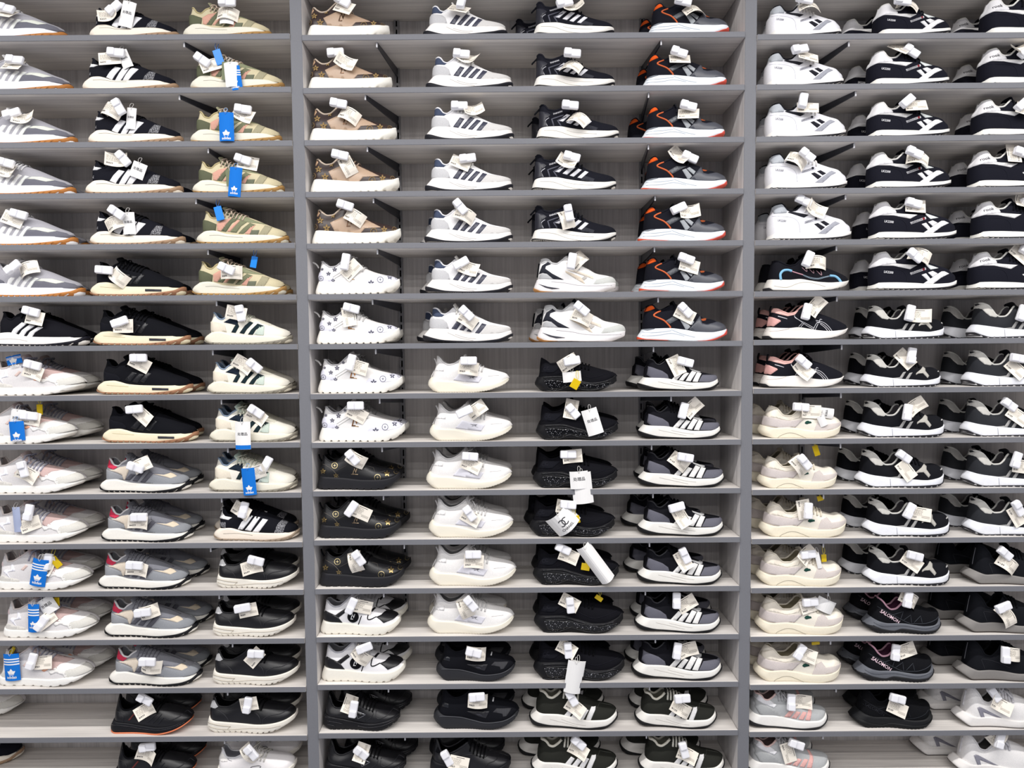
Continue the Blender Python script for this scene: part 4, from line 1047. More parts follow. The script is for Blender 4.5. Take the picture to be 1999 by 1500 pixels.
    ('T', 'SALOMON', '2a2b31', 540, 360, 92, -30, 'lettering', 1.0), L('piping', '303238', .0010, [(320, 170), (600, 340), (850, 490), (1000, 540)]), L('piping', '303238', .0010, [(1000, 540), (1300, 555), (1520, 480), (1600, 370)]), L('piping', '303238', .0010, [(620, 350), (830, 300), (780, 440)], 'x'), L('piping', '303238', .0010, [(1060, 540), (1200, 390), (1260, 550)], 'x')]),
'J3': dict(g='glide', look='black runner with grey sole', mid='85827f:rubber', out='3d3029:rubber', up='1b1d23', lin='0d0d11', col='1b1d23', ton='16181e', lac=('111217', 4, .0026, False), parts=[
    L('piping', '3c3d43', .0009, [(870, 420), (920, 540), (970, 665)]), L('piping', '3c3d43', .0009, [(880, 405), (1050, 430), (1350, 520), (1600, 640)]), L('heel_piping', '6d6e74', .0010, [(490, 490), (530, 250), (590, 40)])]),
'J4': dict(g='glide', fr=FJ4, look='white runner with grey chevron', mid='e9e6e3:rubber', out='55504e:rubber', up='e6e4e3', lin='6f6c6b', col='d5d3d4', ton='c9c8cc', lac=('c6c5c9', 4, .0036, True), parts=[
    P('chevron', '85848f:leather', [(735, 455), (790, 428), (860, 455), (1400, 742), (1330, 742), (890, 572), (942, 742), (852, 744)]), L('heel_piping', 'c9c8cc', .0022, [(390, 480), (420, 250), (470, 60)])]),
}

def build_model(k):
    m_ = MODELS[k]; g = G[m_['g']]; fr = g.frame(m_.get('fr'))
    out = [('midsole', g.sole_mesh(mat(m_['mid'])))]
    if m_['out'] and g.os: out.append(('outsole', g.outsole_mesh(mat(m_['out']))))
    out.append(('upper', g.upper_mesh(mat(m_['up']))))
    out.append(('lining', g.lining_mesh(mat(m_['lin']))))
    out.append(('collar', g.collar_mesh(mat(m_['col']), m_.get('colr', .0030))))
    out.append(('tongue', g.tongue_mesh(mat(m_['ton']))))
    lc = m_['lac']
    out.append(('laces', g.laces_mesh(mat(lc[0]), lc[1], lc[2], lc[3])))
    for p in m_['parts']:
        t = p[0]
        try:
            if t == 'P':
                f = p[4]
                me = g.panel_mesh(p[1], p[3], mat(p[2]), fr, 'm' if 'm' in f else 'u', 'w' in f, .0016 if 'w' in f or 'm' in f else .0011, 's' in f)
                out.append((p[1], me))
            elif t == 'B':
                b_ = bumper(p[2])
                out.append((p[1], g.panel_mesh(p[1], b_[3], mat(p[2]), g.frame(None), 'm', True, .0022)))
            elif t == 'L':
                f = p[5]
                out.append((p[1], g.line_mesh(p[1], p[4], p[3], mat(p[2]), fr, 'm' if 'm' in f else 'u', 'x' not in f, 'c' in f)))
            elif t == 'T':
                out.append((p[7], g.text(p[7], p[1], mat(p[2]), p[3], p[4], p[5], p[6], fr, sx=p[8], shear=p[9] if len(p) > 9 else 0.)))
            elif t == 'S': out.append(('monogram_flower', g.star('monogram_flower', mat(p[1]), *p[2:5], fr)))
            elif t == 'R': out.append(('monogram_ring', g.ring('monogram_ring', mat(p[1]), *p[2:5], fr)))
            elif t == 'D': out.append((p[1], g.disc(p[1], mat(p[2]), *p[3:6], fr)))
            elif t == 'O': out.append((p[1], g.line_mesh(p[1], [(p[3] + p[5] * math.cos(a * math.pi / 10), p[4] + p[5] * math.sin(a * math.pi / 10)) for a in range(20)], .0009, mat(p[2]), fr, closed=True)))
            elif t == 'F': out.append((p[1], g.loop_mesh(p[1], p[4], p[3], mat(p[2]), fr)))
        except Exception as ex:
            print('PART FAILED', k, p[:2], ex)
    return [q for q in out if q[1] is not None]
SUB = {'stitch_line': 'upper', 'seam': 'upper', 'crease': 'upper', 'piping': 'upper', 'lace_tip': 'laces', 'name_dot': 'name_strip', 'emblem_ring': 'emblem',
       'badge_outline': 'badge', 'toe_outsole': 'midsole', 'heel_outsole': 'midsole', 'heel_gum': 'midsole', 'air_bag': 'midsole', 'sole_label': 'midsole', 'sole_groove': 'midsole', 'sole_ridge': 'midsole',
       'sole_slit': 'midsole', 'toe_bumper': 'midsole', 'heel_clip': 'midsole'}
BUILT = {}

# ------------------------------------------------------------------ the shelving
ORD = ['top', 'second', 'third', 'fourth', 'fifth', 'sixth', 'seventh', 'eighth', 'ninth', 'tenth', 'eleventh', 'twelfth', 'thirteenth', 'fourteenth', 'fifteenth', 'sixteenth']
def shelf_words(r): return 'top shelf' if r == 0 else ORD[r] + ' shelf down'
EDGE_A = [68, 172, 277, 377, 477, 578, 675, 772, 867, 965, 1062, 1155, 1250, 1345, 1440, 1536]
EDGE_C = [65, 168.5, 270.5, 371.4, 472.5, 571.5, 669, 766.6, 861.8, 956.6, 1052.5, 1147.8, 1242, 1335, 1429.8, 1525]
EDGE_R = [65, 163, 265, 366.5, 467, 567, 662, 757, 856, 955, 1051, 1147, 1242, 1336, 1428, 1522]
ZTOP = {'A': [at(200, v, -.004).z for v in EDGE_A], 'C': [at(1000, v, -.004).z for v in EDGE_C], 'R': [at(1720, v, -.004).z for v in EDGE_R]}
DEP, TH = .222, .0175
XL, XR, HW = -.676, .7666, .0185
SPAN = {'A': (-2.12, XL - HW), 'C': (XL + HW, XR - HW), 'R': (XR + HW, 2.21)}
BAYW = {'A': 'bay of camouflage and retro runners', 'C': 'middle bay', 'R': 'bay of lettered trainers'}

w_ = box('wall_back', (-2.6, DEP + .001, 0), (2.7, DEP + .03, 3.0), WOOD_Z, None, 0)
w_['kind'] = 'structure'
fl = box('floor', (-7, -9, -.05), (7, DEP + .03, 0), mat('9d9fa8:plastic'), None, 0)
fl['kind'] = 'structure'

for x, nm in ((-2.14, 'beyond the camouflage runners'), (XL, 'between the camouflage runners and the middle bay'), (XR, 'between the middle bay and the lettered trainers'), (2.23, 'at the far end of the lettered trainers')):
    o = empty('upright_panel', (x, 0, 0))
    tag(o, 'grey-edged pale wood upright panel ' + nm, 'panel', 'upright panels of the shelving')
    box('board', (-HW, .002, 0), (HW, DEP, 2.95), WOOD_Z, o)
    box('edge_band', (-HW, .0, 0), (HW, .0022, 2.95), GREY_EDGE, o, .0006)

def shelf(bay, r, z, label):
    x0, x1 = SPAN[bay]
    o = empty('shelf_board', ((x0 + x1) / 2, 0, z))
    tag(o, label, 'shelf', 'shelf boards of the ' + BAYW[bay])
    h = (x1 - x0) / 2 - .0012
    box('board', (-h, -.002, -TH), (h, DEP, 0), WOOD_X, o)
    box('edge_band', (-h, -.0045, -TH), (h, -.0018, 0), GREY_EDGE, o, .0006)
for bay in 'ACR':
    zs = ZTOP[bay]
    shelf(bay, -1, zs[0] + .163, 'grey-edged shelf board above the top row, ' + BAYW[bay])
    for r, z in enumerate(zs):
        shelf(bay, r, z, 'grey-edged wooden ' + ('top shelf board' if r == 0 else 'shelf board, ' + ORD[r] + ' down') + ', ' + BAYW[bay])

DARK = mat('3a3b42:metal'); DARK2 = mat('34353c:plastic'); CHROME = mat('c8c8cc:plastic')
def rail(x, label):
    o = empty('slotted_rail', (x, DEP, 0))
    tag(o, label, 'rail', 'slotted rails on the back wall')
    bm = bmesh.new()
    w, d = .0085, .010
    box_bm(bm, (-w, -d, .05), (-.0028, 0, 2.9)); box_bm(bm, (.0028, -d, .05), (w, 0, 2.9))
    z = .05
    while z < 2.9:
        box_bm(bm, (-.003, -d, z), (.003, 0, z + .009)); z += .032
    link('rail_strip', bm_mesh('rail_strip', bm, mat('8e8d90:plastic')), o)
    box('slot_backing', (-.003, -.003, .05), (.003, -.0005, 2.9), mat('18181c'), o, 0)
RAILS = {'a': -.96, 'c1': -.392, 'c2': .462, 'r': 1.04}
RW = {'a': 'behind the camouflage runners', 'c1': 'in the middle bay behind the monogram sneakers', 'c2': 'in the middle bay behind the orange-tabbed runners', 'r': 'behind the lettered trainers'}
for k_, x in RAILS.items(): rail(x, 'grey slotted metal rail ' + RW[k_])
TIPS = {'a': [380, 367.6, 420, 393, 413.5, 427, 416.6, 430.6, 440.5, 425, 400, 414, 438, 425, 415.7],
        'c1': [747, 723, 725, 735, 741, 729.5, 734, 740, 743, 744, 784, 741, 746.5, 747, 779],
        'c2': [1288.6, 1264.6, 1264.6, 1278, 1277, 1284.6, 1275.7, 1311, 1272.6, 1275.7, 1269, 1261, 1281.5, 1270, 1264],
        'r': [1646, 1661, 1660, 1645, 1629, 1631.6, 1642.8, 1643, 1644, 1612, 1613, 1624.6, 1631, 1644, 1619]}
for k_, us in TIPS.items():
    bay = {'a': 'A', 'c1': 'C', 'c2': 'C', 'r': 'R'}[k_]
    for r, u in enumerate(us):
        z = ZTOP[bay][r] - TH - .0004
        tip = at(u, 750, .008); xt = tip.x; xr_ = RAILS[k_]
        dx, dy = xt - xr_, .008 - (DEP - .006)
        ln = math.hypot(dx, dy)
        o = empty('shelf_bracket', (xr_, DEP - .006, z), (0, 0, math.atan2(dy, dx)))
        tag(o, 'dark metal bracket under the ' + (ORD[r] + ' shelf ' + RW[k_].replace('in the middle bay ', '')), 'bracket', 'brackets under the shelves')
        t = .0022
        prof_ = [(-.001, -.029), (-.001, 0), (ln - .004, 0), (ln - .004, -.012), (ln * .62, -.019), (ln * .35, -.024), (ln * .16, -.027)]
        n = len(prof_)
        vs = [(x, -t, zz) for x, zz in prof_] + [(x, t, zz) for x, zz in prof_]
        fs = [tuple(range(n)), tuple(range(n, 2 * n))[::-1]] + [(i, n + i, n + (i + 1) % n, (i + 1) % n) for i in range(n)]
        link('bracket_arm', mesh('bracket_arm', vs, fs, DARK2, False), o)
        box('end_clip', (ln - .005, -.0022, -.0165), (ln - .001, .0022, -.0005), CHROME, o, .0006)

# ------------------------------------------------------------------ shoes on the shelves: (model, heel u, toe u) shelf by shelf
FRONT, BACK = {}, {}
def put(tbl, col, r, k, a, b): tbl[(col, r)] = (k, a, b)
for r, t in enumerate([127.8, 138, 146, 142.7, 146.7, 162]): put(FRONT, 'A', r, 'A1', t - 191, t)
put(FRONT, 'A', 6, 'A2', -20, 171)
for r, t in zip(range(7, 14), [171.5, 153.5, 171, 176, 185, 197.6, 189]): put(FRONT, 'A', r, 'A3', t - 194, t)
def col(c, lst, r0=0):
    for i, (k, a, b) in enumerate(lst): put(FRONT, c, r0 + i, k, a, b)
col('B', [('B1', 170, 350.5), ('B1', 156, 349), ('B1', 167.5, 358), ('B1', 162, 358), ('B1', 170.6, 362), ('B2', 171.5, 364), ('B2', 178, 373), ('B2', 185, 377.5), ('B2', 196, 389),
          ('B3', 191, 374), ('B3', 194.5, 379), ('B3', 188.6, 374), ('B3', 201, 388), ('B3', 210, 397), ('B4', 214, 383), ('B4', 220, 389)])
col('K', [('C1', 354.6, 535), ('C1', 369, 561), ('C1', 369, 555), ('C1', 373, 560), ('C1', 381, 569), ('C1', 373, 564.5), ('C2', 397, 576), ('C2', 402, 574), ('C2', 407, 586), ('C2', 406, 586),
          ('C3', 415.7, 590), ('C4', 419, 586), ('C4', 411.6, 580), ('C4', 411.6, 589), ('C4', 402, 585), ('C5', 420, 582)])
col('D', [('D1', 589.6, 756), ('D1', 593, 762), ('D1', 596, 772), ('D1', 599, 778), ('D1', 606, 785), ('D2', 605, 775), ('D2', 608, 775), ('D2', 610, 780.5), ('D2', 613, 786),
          ('D3', 614, 781), ('D3', 617.6, 784), ('D3', 620, 791), ('D4', 621.5, 783), ('D4', 624, 793), ('D5', 629, 785.6), ('D5', 633, 800)])
col('E', [('E1', 825.4, 992), ('E1', 831, 1003), ('E1', 829, 1005), ('E1', 829, 1003), ('E1', 828, 1002.6), ('E1', 829.5, 1002.6), ('E1', 825, 1003), ('E2', 834.6, 997.5), ('E2', 837.6, 1003.7),
          ('E2', 831, 1003), ('E2', 836, 1006), ('E2', 837, 1012), ('E2', 833.5, 1007.6), ('E3', 851, 1010), ('E3', 846, 1017.5), ('E4', 841, 1007)])
col('F', [('F1', 1040, 1201.6), ('F1', 1040.6, 1203), ('F1', 1046, 1211), ('F1', 1037.5, 1205.6), ('F1', 1037.7, 1205.6), ('F2', 1041, 1204), ('F2', 1047.6, 1222.8), ('F3', 1043, 1209), ('F3', 1045, 1211.5),
          ('F3', 1039, 1210), ('F3', 1032, 1205), ('F3', 1039, 1213), ('F3', 1041, 1221.6), ('F3', 1040, 1224.5), ('F4', 1036.6, 1211.8), ('F4', 1039.4, 1211.7)])
col('G', [('G1', 1261.6, 1428), ('G1', 1252, 1423), ('G1', 1252, 1419.6), ('G1', 1251, 1424), ('G1', 1245, 1421), ('G1', 1248, 1418.6), ('G1', 1243, 1424), ('G2', 1251.7, 1412), ('G2', 1252, 1416),
          ('G2', 1251.5, 1423), ('G2', 1251, 1421.5), ('G2', 1250.5, 1417.5), ('G2', 1245.6, 1415), ('G2', 1240, 1418), ('F4', 1245.8, 1407.4), ('F4', 1253, 1423)])
col('H', [('H1', 1497, 1644), ('H1', 1492, 1653), ('H1', 1493, 1657.6), ('H1', 1493, 1660), ('H1', 1497, 1668), ('H2', 1493, 1663), ('H3', 1491.7, 1661), ('H3', 1486, 1653), ('H4', 1481, 1649),
          ('H4', 1480, 1641), ('H4', 1482, 1659), ('H4', 1477, 1649), ('H4', 1474, 1653), ('H4', 1471, 1648), ('H5', 1462, 1624.6), ('H5', 1461.5, 1629.6)])
col('I', [('I1', 1710, 1864), ('I1', 1697, 1861), ('I1', 1697, 1862), ('I1', 1696, 1865), ('I1', 1700.7, 1875.5), ('I1', 1699.6, 1876), ('I2', 1687.5, 1850), ('I2', 1684.7, 1843), ('I2', 1677, 1850),
          ('I2', 1671, 1849), ('I2', 1685, 1860), ('I2', 1686, 1859.5), ('I3', 1684.7, 1840), ('I3', 1666.6, 1826), ('I4', 1658.7, 1822.6)])
col('J', [('J1', a, a + 172) for a in (1923, 1918, 1906, 1899, 1906, 1899)] + [('J2', a, a + 174) for a in (1896.5, 1886, 1883, 1885, 1886.7)] + [('J3', a, a + 174) for a in (1880.5, 1869, 1864.6)] + [('J4', 1862, 2034), ('J4', 1855, 2027)])
def back(c, r, k, heel=None, toe=None, ln=163):
    BACK[(c, r)] = (k, heel if heel is not None else toe - ln, toe if toe is not None else heel + ln)
for r, t in ((3, 165), (4, 170), (5, 174)): back('A', r, 'A1', toe=t, ln=176)
back('A', 6, 'A2', toe=192, ln=176)
for r, t in zip(range(7, 14), (199, 205, 203, 209, 207, 226, 231)): back('A', r, 'A3', toe=t, ln=180)
for r, t in ((3, 384), (4, 386), (5, 378)): back('B', r, 'B1' if r < 5 else 'B2', toe=t, ln=176)
for r, t in ((6, 399), (7, 401), (8, 399)): back('B', r, 'B2', toe=t, ln=176)
for r, t in zip(range(9, 14), (398, 401, 411, 421, 417)): back('B', r, 'B3', toe=t, ln=172)
back('B', 14, 'B4', toe=400); back('B', 15, 'B4', toe=410)
for r, t in ((4, 573), (5, 576)): back('K', r, 'C1', toe=t, ln=176)
for r, t in ((7, 584), (8, 587), (9, 588)): back('K', r, 'C2', toe=t, ln=172)
back('K', 10, 'C3', toe=588, ln=170)
for r, t in zip(range(11, 15), (588, 592, 593, 594)): back('K', r, 'C4', toe=t, ln=165)
back('K', 15, 'C5', toe=595, ln=160)
for r, t in ((6, 784), (7, 792), (8, 801)): back('D', r, 'D2', toe=t, ln=156)
for r, t in ((9, 789), (10, 803), (11, 805)): back('D', r, 'D3', toe=t, ln=156)
for r, t in ((12, 799), (13, 807)): back('D', r, 'D4', toe=t, ln=152)
back('D', 14, 'D5', toe=810, ln=150); back('D', 15, 'D5', toe=822, ln=150)
for r, h in ((0, 820), (4, 819), (5, 819), (6, 813)): back('E', r, 'E1', heel=h, ln=160)
for r, t in ((8, 1003), (9, 1003.6), (10, 998), (11, 1002), (12, 993)): back('E', r, 'E2', toe=t, ln=156)
back('E', 13, 'E3', toe=1001, ln=152); back('E', 14, 'E3', toe=1009, ln=156); back('E', 15, 'E4', toe=994, ln=154)
for r, h in ((0, 1000), (2, 1032), (3, 1034), (4, 1032)): back('F', r, 'F1', heel=h, ln=152)
back('F', 5, 'F2', toe=1210, ln=152); back('F', 6, 'F2', heel=1032, ln=160)
for r, h in ((8, 1048), (9, 1036), (10, 1021), (11, 1036), (12, 1039), (13, 1032)): back('F', r, 'F3', heel=h, ln=162)
back('F', 14, 'F4', heel=1021); back('F', 15, 'F4', heel=1014)
for r, h in enumerate((1236, 1231, 1214.5, 1248, 1236, 1232)): back('G', r, 'G1', heel=h, ln=160)
for r, h in zip(range(7, 14), (1228, 1249, 1244, 1218, 1223, 1236, 1225)): back('G', r, 'G2', heel=h, ln=160)
back('G', 14, 'F4', heel=1233, ln=156); back('G', 15, 'F4', heel=1216, ln=158)
for r, h in enumerate((1485, 1479, 1476, 1475, 1472)): back('H', r, 'H1', heel=h, ln=150)
back('H', 5, 'H2', heel=1474); back('H', 6, 'H3', heel=1469); back('H', 7, 'H3', heel=1468)
for r in range(8, 14): back('H', r, 'H4', heel=1447, ln=158)
back('H', 14, 'H5', toe=1600, ln=152); back('H', 15, 'H5', toe=1594, ln=152)
for r, h in enumerate((1643, 1653, 1660, 1656, 1669, 1664)): back('I', r, 'I1', heel=h, ln=152)
for r, h in zip(range(6, 12), (1661, 1650, 1641, 1627, 1636, 1638)): back('I', r, 'I2', heel=h, ln=158)
back('I', 12, 'I3', heel=1648, ln=146); back('I', 13, 'I3', heel=1636, ln=146); back('I', 14, 'I4', heel=1647, ln=148)
for r, h in enumerate((1861, 1869, 1875, 1857, 1854, 1860)): back('J', r, 'J1', heel=h, ln=154)
for r, h in zip(range(6, 11), (1836, 1836, 1828, 1836, 1830)): back('J', r, 'J2', heel=h, ln=160)
for r, h in ((11, 1812), (12, 1798), (13, 1796)): back('J', r, 'J3', heel=h, ln=162)
back('J', 14, 'J4', heel=1791, ln=160); back('J', 15, 'J4', heel=1778, ln=160)
back('A', 14, 'A3', toe=51, ln=180); back('A', 15, 'B1', toe=43, ln=178)

BAY = dict(A='A', B='A', K='A', D='C', E='C', F='C', G='C', H='R', I='R', J='R')
YNEAR = .0045
PLACED = {}
def look_of(c, k):
    if k == 'F4': return 'olive striped runner beside ' + ('smooth black sneakers' if c == 'F' else 'the upright panel')
    return MODELS[k]['look']
EXT = {}
def extent(k):
    if k not in EXT:
        xs = [v.co.x for _, me in BUILT[k] for v in me.vertices]
        EXT[k] = (min(xs), max(xs))
    return EXT[k]
def shoe(c, r, k, ua, ub, rear):
    if k not in BUILT:
        BUILT[k] = build_model(k)
    g = G[MODELS[k]['g']]
    z = ZTOP[BAY[c]][r]
    dz = (z - CAMZ)
    y0 = YNEAR if not rear else .1135
    vmid = 750 - FPX * dz / DIST
    pa, pb = at(ua, vmid, y0), at(ub, vmid, y0)
    s = (pb.x - pa.x) / g.Lapp
    s = min(max(s, .86), 1.1)
    # traced silhouettes were read from one column; ends shift a little in another
    x = pa.x
    yc = y0 + WM * 1.03
    lo, hi = extent(k)
    b0, b1 = SPAN[BAY[c]]
    x = min(max(x, b0 + .0015 - lo * s), b1 - .0015 - hi * s)
    o = empty('sneaker', (x, yc, z + .0002))
    o.scale = (s, 1, s)
    lk = look_of(c, k)
    if rear and (c, r) in FRONT:
        lab = lk + ', half hidden behind its pair, ' + shelf_words(r)
    elif rear:
        lab = lk + ' alone at the back, ' + shelf_words(r)
    else:
        lab = lk + ' at the front, ' + shelf_words(r)
    tag(o, lab, 'shoe', lk + 's')
    made = {}
    names = {nm for nm, _ in BUILT[k]}
    for nm, me in BUILT[k]:
        up = SUB.get(nm)
        if nm == 'lettering' and 'name_strip' in names and 'GERI' in me.name: up = 'name_strip'
        if nm == 'logo' and 'emblem' in names: up = 'emblem'
        ob = link(nm, me, made.get(up, o))
        made.setdefault(nm, ob)
    PLACED[(c, r, rear)] = (o, g, s)
    return o
for (c, r), (k, a, b) in FRONT.items(): shoe(c, r, k, a, b, False)
for (c, r), (k, a, b) in BACK.items(): shoe(c, r, k, a, b, True)

# ------------------------------------------------------------------ price tags: a white security clip holding a paper label
PAPER, INK, CLIP = mat('f3ecdf:paper'), mat('3a3a40:paper'), mat('eeeef2:plastic')
WPAPER = mat('efeeec:paper')
def clip_mesh():
    bm = bmesh.new()
    box_bm(bm, (-.027, -.013, -.0135), (.027, 0, .0135), .0046, 3)
    box_bm(bm, (-.026, -.0185, -.0125), (-.002, -.008, .0125), .0042, 3)
    return bm_mesh('security_clip', bm, CLIP, False)
CLIP_ME = clip_mesh()
def card_grid(w, h, bend, n=8):
    vs, fs = [], []
    for i in range(n + 1):
        x = (i / n - .5) * w
        y = bend * (x * x) * 4 / w
        for z in (-h / 2, h / 2):
            vs += [(x, y - .0003, z), (x, y + .0003, z)]
    for i in range(n):
        a, b = i * 4, (i + 1) * 4
        fs += [(a, b, b + 2, a + 2), (a + 1, a + 3, b + 3, b + 1), (a, a + 1, b + 1, b), (a + 2, b + 2, b + 3, a + 3)]
    fs += [(0, 2, 3, 1), (n * 4, n * 4 + 1, n * 4 + 3, n * 4 + 2)]
    return vs, fs
def add_text(vs, fs, fm, s, x, z, h, bend, w, mi, bold=.0, ang=0., align=0):
    tv, tf = text_mesh(s, bold)
    if align:
        lo = min(p[0] for p in tv); tv = [(p[0] - lo, p[1]) for p in tv]
    o = len(vs)
    c, d = math.cos(ang), math.sin(ang)
    for a, b in tv:
        X, Z = x + h * (a * c - b * d), z + h * (a * d + b * c)
        vs.append((X, bend * X * X * 4 / w - .0006, Z))
    fs += [tuple(i + o for i in f) for f in tf]; fm += [mi] * len(tf)
def add_bar(vs, fs, fm, x0, x1, z, t, bend, w, mi):
    o = len(vs)
    n = max(1, int((x1 - x0) / .008))
    for i in range(n + 1):
        x = x0 + (x1 - x0) * i / n
        for zz in (z - t / 2, z + t / 2): vs.append((x, bend * x * x * 4 / w - .0006, zz))
    for i in range(n):
        fs.append((o + 2 * i, o + 2 * i + 2, o + 2 * i + 3, o + 2 * i + 1)); fm.append(mi)
LABELS = {}
def label_mesh(price, bend):
    key = (price, bend)
    if key in LABELS: return LABELS[key]
    w, h = .066, .044
    vs, fs = card_grid(w, h, bend); fm = [0] * len(fs)
    rnd = random.Random(price + str(bend))
    add_bar(vs, fs, fm, -.012, .016, .0175, .0016, bend, w, 1)
    for i, z in enumerate((.0125, .0090, .0055, .0020, -.0015)):
        x = -.029
        while x < .004:
            l = rnd.uniform(.003, .008)
            add_bar(vs, fs, fm, x, min(x + l, .006), z, .0011, bend, w, 2); x += l + rnd.uniform(.001, .0025)
    for z in (-.008, -.0112):
        add_bar(vs, fs, fm, .004, .029, z, .0010, bend, w, 2)
    add_bar(vs, fs, fm, -.029, .029, -.0052, .0006, bend, w, 2)
    add_text(vs, fs, fm, '¥' + price, -.029, -.0128, .0085, bend, w, 1, .012, 0, 1)
    me = mesh('paper_label', vs, fs, [PAPER, INK, mat('8b847c:paper')], False, fm)
    LABELS[key] = me
    return me

def depth_on(c, r, u, v, gap):
    """the spot on the front shoe seen at (u, v)"""
    o, g, s = PLACED[(c, r, False)]
    y = o.location.y - WM
    for _ in range(5):
        p = at(u, v, y)
        X, Z = (p.x - o.location.x) / s, (p.z - o.location.z) / s
        X -= 0
        st_, tt = g.up.inv(np.array([X]), np.array([Z]))
        zt = float(g.up.P(st_, np.array([1.0]))[0][2]); zb = float(g.up.P(st_, np.array([0.0]))[0][2])
        if Z < zb:
            W = float(g.sole.wf(st_, np.array([.6]))[0])
        elif Z > zt:
            W = .012
        else:
            W = float(g.up.wf(st_, tt)[0])
        y = o.location.y - W - gap
    q = at(u, v, y)
    over = (q.z - o.location.z) / s - zt
    if over > .024:
        q.z -= (over - .024) * s
    return q, y

from mathutils.bvhtree import BVHTree
BV = {}
def shoe_bvh(k):
    if k not in BV:
        vs, fs = merge([([v.co.copy() for v in me.vertices], [tuple(p.vertices) for p in me.polygons]) for _, me in BUILT[k]])
        BV[k] = BVHTree.FromPolygons(vs, fs)
    return BV[k]
def clear_of(o, c, r, step=.0018, most=30):
    '''slide a tag along the line of sight until it only touches the shoe it hangs on'''
    so, g, s = PLACED[(c, r, False)]
    tree = shoe_bvh(FRONT[(c, r)][0])
    vs, fs = merge([([ch.matrix_basis @ v.co for v in ch.data.vertices], [tuple(p.vertices) for p in ch.data.polygons]) for ch in o.children if ch.name.split('.')[0] != 'string'])
    d = (CAM - o.location).normalized()
    for _ in range(most):
        q = [o.location + v for v in vs]
        q = [Vector(((p.x - so.location.x) / s, p.y - so.location.y, (p.z - so.location.z) / s)) for p in q]
        if not BVHTree.FromPolygons(q, fs).overlap(tree):
            return
        o.location = o.location + d * step

